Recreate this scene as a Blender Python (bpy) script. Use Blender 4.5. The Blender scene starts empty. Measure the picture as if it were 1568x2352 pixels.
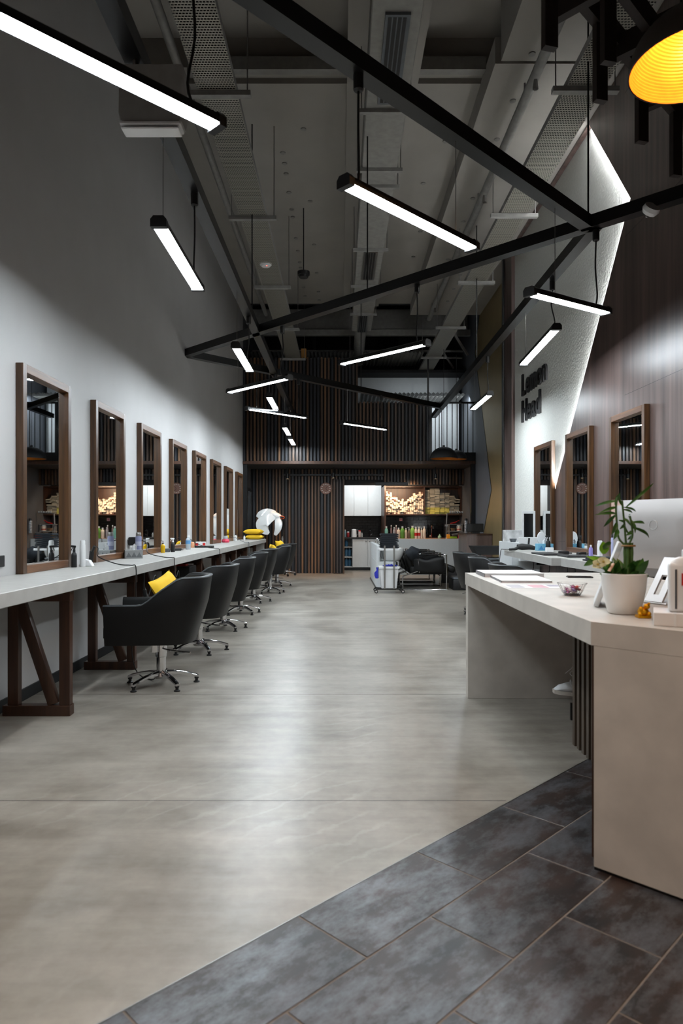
import bpy, bmesh, math, random
from mathutils import Vector, Matrix
random.seed(7)
C = bpy.context.scene.collection
PI = math.pi
F = 1568.0          # focal length in pixels of the 1568 x 2352 photograph
EYE = 1.25

# ------------------------------------------------------------------ camera
cd = bpy.data.cameras.new('camera')
cam = bpy.data.objects.new('camera', cd); C.objects.link(cam)
cam.location = (0, 0, EYE); cam.rotation_euler = (PI/2, 0, 0)
cd.sensor_fit = 'VERTICAL'; cd.sensor_height = 36; cd.sensor_width = 24; cd.lens = 24
cd.shift_x = 4/2352; cd.shift_y = 27/2352
cd.clip_start = 0.05; cd.clip_end = 200
cd.dof.use_dof = True; cd.dof.focus_distance = 7.5; cd.dof.aperture_fstop = 3.2
bpy.context.scene.camera = cam

# ------------------------------------------------------------------ world, daylight, exposure
sc = bpy.context.scene
w = bpy.data.worlds.new('world'); sc.world = w; w.use_nodes = True
w.node_tree.nodes['Background'].inputs[0].default_value = (0.60, 0.72, 1.0, 1)
w.node_tree.nodes['Background'].inputs[1].default_value = 0.02
for nm, p_, e_ in (('entrance_lamp', (0.9, 0.9, 3.3), 44), ('entrance_lamp', (-0.9, 0.4, 3.3), 48)):
    l_ = bpy.data.lights.new(nm, 'SPOT'); l_.energy = e_; l_.color = (1.0, 0.70, 0.48); l_.shadow_soft_size = 0.08
    l_.spot_size = math.radians(125); l_.spot_blend = 0.7
    o_ = bpy.data.objects.new(nm, l_); C.objects.link(o_); o_.location = p_
sc.view_settings.view_transform = 'Standard'; sc.view_settings.look = 'None'
sc.view_settings.gamma = 1; sc.view_settings.use_curve_mapping = False
sc.view_settings.exposure = 1.0
sc.cycles.use_denoising = True
sc.cycles.max_bounces = 8; sc.cycles.diffuse_bounces = 1; sc.cycles.glossy_bounces = 5
sc.cycles.transmission_bounces = 6; sc.cycles.transparent_max_bounces = 8
sc.cycles.sample_clamp_indirect = 6
LED = 56.0          # radiance of the LED battens
WARM = 1.0          # scale of the warm lamps

# ------------------------------------------------------------------ helpers
def V(*a): return Vector(a)
def px(x, y, z): return Vector(((x-780)*z/F, z, EYE-(y-1203)*z/F))
def ct(x, y, zt=0.9):                    # a point on a worktop from its place in the photograph
    z = (EYE-zt)*F/(y-1203); return ((x-780)*z/F, z)
def fl(x, y): return ct(x, y, 0.0)
def B(): return bmesh.new()
def box(bm, x0, x1, y0, y1, z0, z1, bev=0.0, seg=1, M=None):
    t = bmesh.new(); bmesh.ops.create_cube(t, size=1.0)
    for v in t.verts: v.co = Vector(((x0+x1)/2+v.co.x*(x1-x0), (y0+y1)/2+v.co.y*(y1-y0), (z0+z1)/2+v.co.z*(z1-z0)))
    if bev > 0: bmesh.ops.bevel(t, geom=t.edges[:], offset=bev, segments=seg, affect='EDGES', profile=0.5)
    join(bm, t, M)
def join(bm, t, M=None):
    if M is not None: bmesh.ops.transform(t, matrix=M, verts=t.verts[:])
    m = {}
    for v in t.verts: m[v] = bm.verts.new(v.co)
    for f in t.faces:
        try: bm.faces.new([m[v] for v in f.verts])
        except ValueError: pass
    t.free()
def bar(bm, p, q, w, h, bev=0.0, w2=None, h2=None):
    p, q = Vector(p), Vector(q); d = (q-p); L = d.length; d.normalize()
    up = Vector((0, 0, 1)) if abs(d.z) < 0.99 else Vector((0, 1, 0))
    s = d.cross(up).normalized(); u = s.cross(d).normalized()
    M = Matrix(((d.x, s.x, u.x, (p.x+q.x)/2), (d.y, s.y, u.y, (p.y+q.y)/2), (d.z, s.z, u.z, (p.z+q.z)/2), (0, 0, 0, 1)))
    t = bmesh.new(); bmesh.ops.create_cube(t, size=1.0)
    for v in t.verts:
        far = v.co.x > 0
        ww = (w2 if (far and w2) else w); hh = (h2 if (far and h2) else h)
        v.co = Vector((v.co.x*L, v.co.y*ww, v.co.z*hh))
    if bev > 0: bmesh.ops.bevel(t, geom=t.edges[:], offset=bev, segments=2, affect='EDGES', profile=0.5)
    join(bm, t, M)
def tube(bm, pts, r, n=8, caps=True, closed=False):
    pts = [Vector(p) for p in pts]; N = len(pts); rings = []
    rr = r if isinstance(r, (list, tuple)) else [r]*N
    prev = None
    for i in range(N):
        a = pts[i-1] if (i > 0 or closed) else pts[i]
        b = pts[(i+1) % N] if (i < N-1 or closed) else pts[i]
        d = (b-a)
        if d.length < 1e-9: d = Vector((0, 0, 1))
        d.normalize()
        if prev is None:
            s = d.cross(Vector((0, 0, 1)))
            if s.length < 0.05: s = d.cross(Vector((0, 1, 0)))
        else:
            s = prev - d*prev.dot(d)
            if s.length < 1e-6: s = d.cross(Vector((0, 0, 1)))
        s.normalize(); u = d.cross(s); prev = s
        rings.append([bm.verts.new(pts[i] + s*(math.cos(2*PI*k/n)*rr[i]) + u*(math.sin(2*PI*k/n)*rr[i])) for k in range(n)])
    M = N if closed else N-1
    for i in range(M):
        A, Bq = rings[i], rings[(i+1) % N]
        for k in range(n): bm.faces.new((A[k], A[(k+1) % n], Bq[(k+1) % n], Bq[k]))
    if caps and not closed:
        bm.faces.new(rings[0][::-1]); bm.faces.new(rings[-1])
def smooth_path(pts, k=4):
    pts = [Vector(p) for p in pts]; out = []
    for i in range(len(pts)-1):
        p0 = pts[max(i-1, 0)]; p1 = pts[i]; p2 = pts[i+1]; p3 = pts[min(i+2, len(pts)-1)]
        for j in range(k):
            t = j/k
            out.append(0.5*((2*p1)+(p2-p0)*t+(2*p0-5*p1+4*p2-p3)*t*t+(3*p1-p0-3*p2+p3)*t**3))
    out.append(pts[-1]); return out
def lathe(bm, prof, c=(0, 0, 0), n=20, M=None):
    t = bmesh.new(); rings = []
    for r, z in prof:
        if r < 1e-6: rings.append([t.verts.new((c[0], c[1], c[2]+z))])
        else: rings.append([t.verts.new((c[0]+r*math.cos(2*PI*k/n), c[1]+r*math.sin(2*PI*k/n), c[2]+z)) for k in range(n)])
    for i in range(len(rings)-1):
        A, Bq = rings[i], rings[i+1]
        for k in range(n):
            k2 = (k+1) % n
            if len(A) == 1 and len(Bq) == 1: continue
            if len(A) == 1: t.faces.new((A[0], Bq[k2], Bq[k]))
            elif len(Bq) == 1: t.faces.new((A[k], A[k2], Bq[0]))
            else: t.faces.new((A[k], A[k2], Bq[k2], Bq[k]))
    join(bm, t, M)
def cyl(bm, c, r, z0, z1, n=16, bev=0.0):
    if bev: lathe(bm, [(0, z0), (r-bev, z0), (r, z0+bev), (r, z1-bev), (r-bev, z1), (0, z1)], c, n)
    else: lathe(bm, [(0, z0), (r, z0), (r, z1), (0, z1)], c, n)
def prism(bm, poly, a0, a1, axis='z'):
    def P(p, a):
        return (p[0], p[1], a) if axis == 'z' else ((a, p[0], p[1]) if axis == 'x' else (p[0], a, p[1]))
    A = [bm.verts.new(P(p, a0)) for p in poly]; Bv = [bm.verts.new(P(p, a1)) for p in poly]
    n = len(poly)
    for i in range(n): bm.faces.new((A[i], A[(i+1) % n], Bv[(i+1) % n], Bv[i]))
    bm.faces.new(A[::-1]); bm.faces.new(Bv)
def sph(bm, c, r, s=(1, 1, 1), n=16, m=10, M=None):
    t = bmesh.new(); bmesh.ops.create_uvsphere(t, u_segments=n, v_segments=m, radius=r)
    for v in t.verts: v.co = Vector((v.co.x*s[0], v.co.y*s[1], v.co.z*s[2]))
    if M is not None: bmesh.ops.transform(t, matrix=M, verts=t.verts[:])
    for v in t.verts: v.co = v.co + Vector(c)
    join(bm, t)
def grid(bm, rows, close=False):
    R = [[bm.verts.new(p) for p in r] for r in rows]
    for i in range(len(R)-1):
        n = len(R[i])
        for k in range(n if close else n-1):
            bm.faces.new((R[i][k], R[i][(k+1) % n], R[i+1][(k+1) % n], R[i+1][k]))
    return R
def wloc(o):
    v = Vector((0, 0, 0))
    while o is not None: v += o.location; o = o.parent
    return v
def ob(name, bm, m, parent=None, world=False, kind=None, ang=35, label=None):
    bmesh.ops.recalc_face_normals(bm, faces=bm.faces[:])
    if world and parent is not None: bmesh.ops.translate(bm, vec=-wloc(parent), verts=bm.verts[:])
    me = bpy.data.meshes.new(name); bm.to_mesh(me); bm.free()
    for p in me.polygons: p.use_smooth = True
    me.set_sharp_from_angle(angle=math.radians(ang))
    me.materials.append(m)
    o = bpy.data.objects.new(name, me); C.objects.link(o)
    if parent is not None: o.parent = parent
    if kind: o['kind'] = kind
    if label: o['label'] = label
    return o
def inst(name, me, parent, loc, rot=(0, 0, 0), scale=(1, 1, 1)):
    o = bpy.data.objects.new(name, me); C.objects.link(o); o.parent = parent
    o.location = loc; o.rotation_euler = rot; o.scale = scale; return o
def thing(name, label, cat, loc=(0, 0, 0), rz=0.0, group=None):
    o = bpy.data.objects.new(name, None); C.objects.link(o)
    o.location = loc; o.rotation_euler = (0, 0, rz); o.empty_display_size = 0.1
    o['label'] = label; o['category'] = cat
    if group: o['group'] = group
    return o
def tag(o, label, cat, group=None):
    o['label'] = label; o['category'] = cat
    if group: o['group'] = group
    return o
def dup(root, loc, rz, label, group=None):
    r = root.copy(); C.objects.link(r); r.location = loc; r.rotation_euler = (0, 0, rz); r['label'] = label
    if group: r['group'] = group
    def kids(a, b):
        for ch in list(a.children):
            c = ch.copy(); C.objects.link(c); c.parent = b; kids(ch, c)
    kids(root, r); return r

# ------------------------------------------------------------------ materials
def lin(c):
    return tuple(((x/255)/12.92 if x/255 <= 0.04045 else (((x/255)+0.055)/1.055)**2.4) for x in c)
def nt(name):
    m = bpy.data.materials.new(name); m.use_nodes = True
    return m, m.node_tree, m.node_tree.nodes['Principled BSDF']
def setp(p, **k):
    for a, b in k.items():
        i = p.inputs[a.replace('_', ' ')]
        i.default_value = b
def M_(name, col, rough=0.5, metal=0.0, var=0.12, scale=12.0, bump=0.0, bscale=60.0, spec=0.5, coord='Object', stretch=(1, 1, 1), rnd=0.0, rvar=0.0):
    m, t, p = nt(name); N, L = t.nodes, t.links
    col = lin(col)
    tc = N.new('ShaderNodeTexCoord'); mp = N.new('ShaderNodeMapping'); mp.inputs['Scale'].default_value = stretch
    if coord == 'World':
        g = N.new('ShaderNodeNewGeometry'); L.new(g.outputs['Position'], mp.inputs[0])
    else: L.new(tc.outputs['Object'], mp.inputs[0])
    nz = N.new('ShaderNodeTexNoise'); nz.inputs['Scale'].default_value = scale; nz.inputs['Detail'].default_value = 6
    L.new(mp.outputs[0], nz.inputs['Vector'])
    rp = N.new('ShaderNodeValToRGB')
    rp.color_ramp.elements[0].position = 0.3; rp.color_ramp.elements[1].position = 0.7
    rp.color_ramp.elements[0].color = tuple(c*(1-var) for c in col)+(1,)
    rp.color_ramp.elements[1].color = tuple(min(1, c*(1+var)) for c in col)+(1,)
    L.new(nz.outputs['Fac'], rp.inputs[0]); out = rp.outputs[0]
    if rnd > 0:
        oi = N.new('ShaderNodeObjectInfo'); mr = N.new('ShaderNodeMapRange')
        mr.inputs['To Min'].default_value = 1-rnd; mr.inputs['To Max'].default_value = 1+rnd
        L.new(oi.outputs['Random'], mr.inputs['Value'])
        mx = N.new('ShaderNodeMix'); mx.data_type = 'RGBA'; mx.blend_type = 'MULTIPLY'; mx.inputs['Factor'].default_value = 1
        L.new(out, mx.inputs['A']); L.new(mr.outputs[0], mx.inputs['B']); out = mx.outputs['Result']
    L.new(out, p.inputs['Base Color'])
    setp(p, Roughness=rough, Metallic=metal, Specular_IOR_Level=spec)
    if rvar > 0:
        mr2 = N.new('ShaderNodeMapRange'); mr2.inputs['To Min'].default_value = rough-rvar; mr2.inputs['To Max'].default_value = rough+rvar
        L.new(nz.outputs['Fac'], mr2.inputs['Value']); L.new(mr2.outputs[0], p.inputs['Roughness'])
    if bump > 0:
        nb = N.new('ShaderNodeTexNoise'); nb.inputs['Scale'].default_value = bscale; nb.inputs['Detail'].default_value = 4
        L.new(mp.outputs[0], nb.inputs['Vector'])
        b = N.new('ShaderNodeBump'); b.inputs['Strength'].default_value = bump; b.inputs['Distance'].default_value = 0.01
        L.new(nb.outputs['Fac'], b.inputs['Height']); L.new(b.outputs[0], p.inputs['Normal'])
    return m
def wood(name, c1, c2, axis='z', rough=0.45, fine=26.0, rnd=0.35, world=False, hue=None):
    m, t, p = nt(name); N, L = t.nodes, t.links
    tc = N.new('ShaderNodeTexCoord'); mp = N.new('ShaderNodeMapping')
    s = {'x': (0.05, 1, 1), 'y': (1, 0.05, 1), 'z': (1, 1, 0.05)}[axis]; mp.inputs['Scale'].default_value = s
    oi = N.new('ShaderNodeObjectInfo')
    if world:
        g = N.new('ShaderNodeNewGeometry'); L.new(g.outputs['Position'], mp.inputs[0])
    else:
        ad = N.new('ShaderNodeVectorMath'); ad.operation = 'ADD'; ml = N.new('ShaderNodeMath'); ml.operation = 'MULTIPLY'; ml.inputs[1].default_value = 37
        L.new(oi.outputs['Random'], ml.inputs[0]); L.new(tc.outputs['Object'], ad.inputs[0]); L.new(ml.outputs[0], ad.inputs[1]); L.new(ad.outputs[0], mp.inputs[0])
    n1 = N.new('ShaderNodeTexNoise'); n1.inputs['Scale'].default_value = fine; n1.inputs['Detail'].default_value = 8; n1.inputs['Roughness'].default_value = 0.65
    L.new(mp.outputs[0], n1.inputs['Vector'])
    rp = N.new('ShaderNodeValToRGB'); rp.color_ramp.elements[0].position = 0.32; rp.color_ramp.elements[1].position = 0.68
    rp.color_ramp.elements[0].color = lin(c1)+(1,); rp.color_ramp.elements[1].color = lin(c2)+(1,)
    L.new(n1.outputs['Fac'], rp.inputs[0]); out = rp.outputs[0]
    if rnd > 0:
        mr = N.new('ShaderNodeMapRange'); mr.inputs['To Min'].default_value = 1-rnd; mr.inputs['To Max'].default_value = 1+rnd
        L.new(oi.outputs['Random'], mr.inputs['Value'])
        mx = N.new('ShaderNodeMix'); mx.data_type = 'RGBA'; mx.blend_type = 'MULTIPLY'; mx.inputs['Factor'].default_value = 1
        L.new(out, mx.inputs['A']); L.new(mr.outputs[0], mx.inputs['B']); out = mx.outputs['Result']
    if hue:
        wn = N.new('ShaderNodeTexWhiteNoise'); wn.noise_dimensions = '1D'; L.new(oi.outputs['Random'], wn.inputs['W'])
        mx2 = N.new('ShaderNodeMix'); mx2.data_type = 'RGBA'
        r2 = N.new('ShaderNodeMapRange'); r2.inputs['From Min'].default_value = 0.35; r2.inputs['From Max'].default_value = 0.75
        L.new(wn.outputs['Value'], r2.inputs['Value']); L.new(r2.outputs[0], mx2.inputs['Factor'])
        L.new(out, mx2.inputs['A']); mx2.inputs['B'].default_value = lin(hue)+(1,); out = mx2.outputs['Result']
    L.new(out, p.inputs['Base Color']); setp(p, Roughness=rough)
    b = N.new('ShaderNodeBump'); b.inputs['Strength'].default_value = 0.15; b.inputs['Distance'].default_value = 0.004
    L.new(n1.outputs['Fac'], b.inputs['Height']); L.new(b.outputs[0], p.inputs['Normal'])
    return m
def emit(name, col, s):
    m, t, p = nt(name); setp(p, Base_Color=(0.8, 0.8, 0.8, 1), Emission_Color=col+(1,), Emission_Strength=s); return m
def glass(name, col=(1, 1, 1), rough=0.02, ior=1.45):
    m, t, p = nt(name); setp(p, Base_Color=col+(1,), Roughness=rough, IOR=ior, Transmission_Weight=1.0); return m

def concrete_floor():
    m, t, p = nt('polished_concrete'); N, L = t.nodes, t.links
    g = N.new('ShaderNodeNewGeometry')
    def noise(sc_, det, rgh, stretch=(1, 1, 1), dist=0.0, rot=0.0, loc=(0, 0, 0)):
        mp = N.new('ShaderNodeMapping'); mp.inputs['Scale'].default_value = stretch; mp.inputs['Rotation'].default_value = (0, 0, rot); mp.inputs['Location'].default_value = loc
        L.new(g.outputs['Position'], mp.inputs[0])
        n = N.new('ShaderNodeTexNoise'); n.inputs['Scale'].default_value = sc_; n.inputs['Detail'].default_value = det; n.inputs['Roughness'].default_value = rgh; n.inputs['Distortion'].default_value = dist
        L.new(mp.outputs[0], n.inputs['Vector']); return n.outputs['Fac']
    def rng(v, a, b, c, d):
        r = N.new('ShaderNodeMapRange'); r.inputs['From Min'].default_value = a; r.inputs['From Max'].default_value = b; r.inputs['To Min'].default_value = c; r.inputs['To Max'].default_value = d
        L.new(v, r.inputs['Value']); return r.outputs[0]
    def mth(op, x, y):
        k = N.new('ShaderNodeMath'); k.operation = op
        for i_, q in enumerate((x, y)):
            if isinstance(q, (int, float)): k.inputs[i_].default_value = q
            else: L.new(q, k.inputs[i_])
        return k.outputs[0]
    def mixc(f, a, b):
        x = N.new('ShaderNodeMixRGB'); L.new(f, x.inputs[0])
        for i_, q in ((1, a), (2, b)):
            if isinstance(q, tuple): x.inputs[i_].default_value = q
            else: L.new(q, x.inputs[i_])
        return x.outputs[0]
    big = noise(0.7, 7, 0.6); mid = noise(2.6, 8, 0.66, (1, 0.8, 1)); fine = noise(14, 6, 0.6); strk = noise(3.5, 6, 0.6, (0.35, 2.4, 1), 0, 0.45)
    k = mth('ADD', mth('ADD', rng(big, 0.3, 0.7, -0.16, 0.16), rng(mid, 0.3, 0.7, -0.15, 0.15)), mth('ADD', rng(fine, 0.3, 0.7, -0.05, 0.05), rng(strk, 0.3, 0.7, -0.11, 0.11)))
    col_ = mixc(rng(k, -0.3, 0.3, 0, 1), lin((106, 98, 88))+(1,), lin((170, 163, 152))+(1,))
    # pale curved trowel marks, broken up
    mp = N.new('ShaderNodeMapping'); mp.inputs['Location'].default_value = (-1.6, -1.0, 0); L.new(g.outputs['Position'], mp.inputs[0])
    wv = N.new('ShaderNodeTexWave'); wv.wave_type = 'RINGS'; wv.rings_direction = 'Z'; wv.inputs['Scale'].default_value = 2.1; wv.inputs['Distortion'].default_value = 5.5; wv.inputs['Detail'].default_value = 6; wv.inputs['Detail Scale'].default_value = 1.6; wv.inputs['Detail Roughness'].default_value = 0.6
    L.new(mp.outputs[0], wv.inputs['Vector'])
    arc = mth('MULTIPLY', rng(wv.outputs['Fac'], 0.90, 1.0, 0, 0.13), rng(noise(1.1, 3, 0.5, loc=(5, 2, 0)), 0.48, 0.66, 0, 1))
    col_ = mixc(arc, col_, lin((200, 198, 192))+(1,))
    L.new(col_, p.inputs['Base Color'])
    L.new(rng(mid, 0.0, 1.0, 0.25, 0.44), p.inputs['Roughness'])
    bp = N.new('ShaderNodeBump'); bp.inputs['Strength'].default_value = 0.05; bp.inputs['Distance'].default_value = 0.01
    L.new(fine, bp.inputs['Height']); L.new(bp.outputs[0], p.inputs['Normal'])
    return m
def rust_tile():
    m, t, p = nt('rust_glazed_tile'); N, L = t.nodes, t.links
    g = N.new('ShaderNodeNewGeometry'); oi = N.new('ShaderNodeObjectInfo')
    tc = N.new('ShaderNodeTexCoord'); rot = N.new('ShaderNodeMapping'); rot.inputs['Scale'].default_value = (0.75, 1.5, 1)
    ad = N.new('ShaderNodeVectorMath'); ad.operation = 'ADD'; ml = N.new('ShaderNodeMath'); ml.operation = 'MULTIPLY'; ml.inputs[1].default_value = 23
    L.new(tc.outputs['Object'], rot.inputs[0]); L.new(oi.outputs['Random'], ml.inputs[0]); L.new(rot.outputs[0], ad.inputs[0]); L.new(ml.outputs[0], ad.inputs[1])
    def noise(s, d, r):
        n = N.new('ShaderNodeTexNoise'); n.inputs['Scale'].default_value = s; n.inputs['Detail'].default_value = d; n.inputs['Roughness'].default_value = r
        L.new(ad.outputs[0], n.inputs['Vector']); return n.outputs['Fac']
    def rng(v, a, b, c, d):
        r = N.new('ShaderNodeMapRange'); r.inputs['From Min'].default_value = a; r.inputs['From Max'].default_value = b; r.inputs['To Min'].default_value = c; r.inputs['To Max'].default_value = d
        L.new(v, r.inputs['Value']); return r.outputs[0]
    n1 = noise(4.0, 8, 0.65); n2 = noise(5.0, 12, 0.76)
    pat = rng(n2, 0.46, 0.66, 0, 1)
    x1 = N.new('ShaderNodeMixRGB'); L.new(rng(n1, 0.35, 0.65, 0, 1), x1.inputs[0]); x1.inputs[1].default_value = lin((24, 21, 21))+(1,); x1.inputs[2].default_value = lin((56, 40, 34))+(1,)
    x2 = N.new('ShaderNodeMixRGB'); L.new(rng(pat, 0, 1, 0, 0.7), x2.inputs[0]); L.new(x1.outputs[0], x2.inputs[1]); x2.inputs[2].default_value = lin((118, 121, 126))+(1,)
    L.new(x2.outputs[0], p.inputs['Base Color'])
    L.new(rng(n2, 0.0, 1.0, 0.50, 0.21), p.inputs['Roughness']); L.new(rng(pat, -0.05, 1.05, 0.0, 0.6), p.inputs['Metallic']); L.new(rng(pat, -0.05, 1.05, 0.45, 1.0), p.inputs['Specular IOR Level'])
    bp = N.new('ShaderNodeBump'); bp.inputs['Strength'].default_value = 0.12; bp.inputs['Distance'].default_value = 0.004
    L.new(n2, bp.inputs['Height']); L.new(bp.outputs[0], p.inputs['Normal'])
    return m
def perforated(name, col):
    m, t, p = nt(name); N, L = t.nodes, t.links
    setp(p, Base_Color=lin(col)+(1,), Roughness=0.5, Metallic=0.3)
    tc = N.new('ShaderNodeTexCoord'); mp = N.new('ShaderNodeMapping'); mp.inputs['Scale'].default_value = (40, 22, 1); L.new(tc.outputs['Object'], mp.inputs[0])
    br = N.new('ShaderNodeTexBrick'); br.inputs['Scale'].default_value = 1.0; br.inputs['Mortar Size'].default_value = 0.12; br.inputs['Mortar Smooth'].default_value = 0.1
    br.inputs['Brick Width'].default_value = 1.0; br.inputs['Row Height'].default_value = 0.62; br.inputs['Color1'].default_value = (0, 0, 0, 1); br.inputs['Color2'].default_value = (0, 0, 0, 1); br.inputs['Mortar'].default_value = (1, 1, 1, 1)
    L.new(mp.outputs[0], br.inputs['Vector']); L.new(br.outputs['Color'], p.inputs['Alpha'])
    return m

m_floor = concrete_floor(); m_tile = rust_tile()
m_grout = M_('grout', (120, 108, 98), 0.9)
m_wall = M_('grey_wall_paint', (196, 194, 193), 0.62, var=0.03, scale=2, bump=0.06, bscale=140, coord='World')
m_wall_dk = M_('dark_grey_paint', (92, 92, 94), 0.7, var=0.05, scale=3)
m_wall_blue = M_('slate_grey_paint', (112, 115, 122), 0.6, var=0.04, scale=3)
m_plaster = M_('white_textured_plaster', (226, 226, 220), 0.6, var=0.05, scale=30, bump=0.9, bscale=38, coord='World')
m_ceil = M_('ceiling_slab', (168, 163, 155), 0.85, var=0.07, scale=1.5, coord='World')
m_void = M_('dark_void_paint', (44, 44, 46), 0.9)
m_base = M_('black_baseboard', (26, 28, 31), 0.5)
m_black = M_('black_steel', (7, 8, 10), 0.34, var=0.1)
m_blackm = M_('matte_black_plastic', (17, 17, 18), 0.5)
m_top = M_('concrete_laminate', (186, 183, 178), 0.42, var=0.07, scale=9, coord='World', bump=0.03, bscale=90)
m_desk = M_('beige_concrete_laminate', (196, 188, 178), 0.45, var=0.10, scale=7, coord='World', bump=0.03, bscale=90)
m_trestle = wood('walnut_stain', (46, 27, 18), (78, 48, 30), 'z', 0.4, 20, 0.1)
m_frame = wood('oak_frame', (58, 38, 22), (102, 70, 42), 'z', 0.30, 30, 0.12)
m_batten = wood('dark_batten', (56, 41, 31), (126, 90, 60), 'z', 0.40, 30, 0.40, hue=(44, 46, 52))
m_battback = M_('batten_backing', (22, 21, 22), 0.7)
m_panel = wood('walnut_wall_panel', (70, 56, 52), (112, 92, 86), 'z', 0.36, 9, 0.0, world=True)
m_lattice = wood('lattice_timber', (22, 15, 12), (38, 26, 20), 'z', 0.5, 20, 0.15)
m_gold = M_('brushed_gold_panel', (172, 152, 110), 0.42, metal=0.55, var=0.05, scale=4)
m_chrome = M_('chrome', (215, 215, 218), 0.1, metal=1.0, var=0.02)
m_steel = M_('brushed_steel', (150, 148, 145), 0.35, metal=0.9, var=0.05)
m_leather = M_('black_leather', (8, 8, 9), 0.46, spec=0.35, var=0.12, bump=0.12, bscale=220)
m_piping = M_('grey_piping', (74, 78, 82), 0.4)
m_yellow = M_('yellow_cushion_fabric', (238, 190, 34), 0.8, var=0.06, bump=0.1, bscale=200)
m_white = M_('white_laminate', (226, 229, 230), 0.4, var=0.02)
m_whitep = M_('white_plastic', (236, 236, 236), 0.35, var=0.02)
m_ceram = M_('white_ceramic', (238, 238, 236), 0.12, var=0.02)
m_pot = M_('pale_matte_ceramic', (240, 236, 232), 0.55, var=0.02)
m_grey = M_('grey_plastic', (96, 101, 106), 0.5)
m_pipe = M_('pale_painted_pipe', (150, 148, 144), 0.6)
m_duct = M_('galvanised_duct', (150, 148, 143), 0.55, metal=0.2)
m_tray = perforated('perforated_tray_metal', (176, 172, 160))
m_mirror, _t, _p = nt('mirror_glass'); setp(_p, Base_Color=(0.86, 0.89, 0.9, 1), Metallic=1.0, Roughness=0.015)
m_led = emit('led_diffuser', (0.85, 0.94, 1.0), LED)
m_strip = emit('led_strip', (0.95, 0.98, 1.0), 45)
m_bulb = emit('warm_bulb', (1.0, 0.66, 0.30), 12)
m_spot = emit('warm_spot_lens', (1.0, 0.72, 0.42), 25)
m_red = M_('red_plastic', (200, 30, 26), 0.4); m_redled = emit('red_indicator', (1, 0.05, 0.02), 3)
m_glass = glass('clear_glass')
m_pet, _t, _p = nt('clear_plastic'); setp(_p, Base_Color=(0.72, 0.80, 0.86, 1), Roughness=0.12, IOR=1.3, Transmission_Weight=0.45)
m_tilek = M_('black_glazed_tile', (14, 14, 15), 0.12, rnd=0.4)
m_ktop = M_('dark_worktop', (38, 36, 36), 0.3)
m_towel = M_('dark_navy_towel', (28, 32, 38), 0.95, var=0.25, scale=30, bump=0.5, bscale=160)
m_alu = M_('silver_aluminium', (196, 192, 190), 0.42, metal=0.55, var=0.01)
m_green = M_('leaf_green', (58, 104, 40), 0.45, var=0.3, scale=30, rnd=0.35)
m_lime = M_('lime_leaf', (120, 180, 30), 0.45, var=0.15, scale=30)
m_stalk = M_('bamboo_stalk', (70, 100, 45), 0.4, var=0.25, scale=25)
m_cream = M_('cream_petal', (248, 243, 200), 0.6)
m_figure = M_('gilded_figure', (212, 150, 26), 0.28, metal=0.9)
m_goldin = M_('pendant_gold_lining', (228, 134, 42), 0.35, metal=0.3)
m_dome = M_('pendant_grey_shell', (58, 50, 44), 0.6)
m_domek = M_('pendant_black_shell', (30, 31, 33), 0.6)
CM = {}
def col(r, g, b, rough=0.45, metal=0.0):
    k = (r, g, b, rough, metal)
    if k not in CM: CM[k] = M_('tint_%d' % len(CM), (r, g, b), rough, metal, var=0.04)
    return CM[k]
# ================================================================== structure
WL, WR = -2.24, 2.88        # left wall plane, wood wall plane
# floor: polished concrete with a diagonal edge, tiles beyond it
bm = B()
Y0, YB = -0.7, 20.0
EDGE = -2.31                # X - Y on the diagonal edge
XR = 3.6
poly = [(-2.6, YB), (-2.6, -2.6-EDGE if -2.6-EDGE > Y0 else Y0), (Y0+EDGE if Y0+EDGE > -2.6 else -2.6, Y0)]
# the edge line enters at x=-2.6,y=-0.29 and leaves at x=XR
poly = [(-2.6, YB), (-2.6, -2.6-EDGE), (XR, XR-EDGE), (XR, YB)]
prism(bm, poly, -0.12, 0.0)
floor = ob('floor', bm, m_floor, kind='structure')
bm = B(); prism(bm, [(-2.6, -2.6-EDGE), (-2.6, Y0), (XR, Y0), (XR, XR-EDGE)], -0.12, -0.0018)
ob('tile_bed', bm, m_grout, floor)
tw = 0.4243; tl = 0.8485; g = 0.0032
bm = B(); h1, h2 = tl/1.41421/2-g, tw/1.41421/2-g
box(bm, -h1, h1, -h2, h2, -0.02, 0.0, 0.0008)
tile = ob('tile', bm, m_tile, floor); tile_me = tile.data
first = True
for j in range(0, 13):
    q = EDGE + (j+0.5)*tw
    s0 = 2.893 if j % 2 == 0 else 3.309
    for k in range(-6, 4):
        s = s0 + (k+0.5)*tl
        X = (s+q)/2; Y = (s-q)/2
        if Y < -0.35 or X < -2.4 or X > 3.3 or Y > 5.5: continue
        if Y < 0.9 and abs(X) > 1.6: continue
        o = tile if first else inst('tile', tile_me, floor, (0, 0, 0))
        o.location = (X, Y, 0); o.rotation_euler = (0, 0, PI/4); first = False
bm = B(); bar(bm, (-2.2, -2.2-EDGE, -0.005), (3.3, 3.3-EDGE, -0.005), 0.004, 0.012)
ob('edge_trim', bm, m_steel, floor)

for y in (3.08, 5.0, 9.6):
    bm = B(); box(bm, WL+0.01, min(2.8, y+EDGE-0.02), y, y+0.004, -0.002, 0.0004); ob('floor_joint', bm, m_base, floor)
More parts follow.
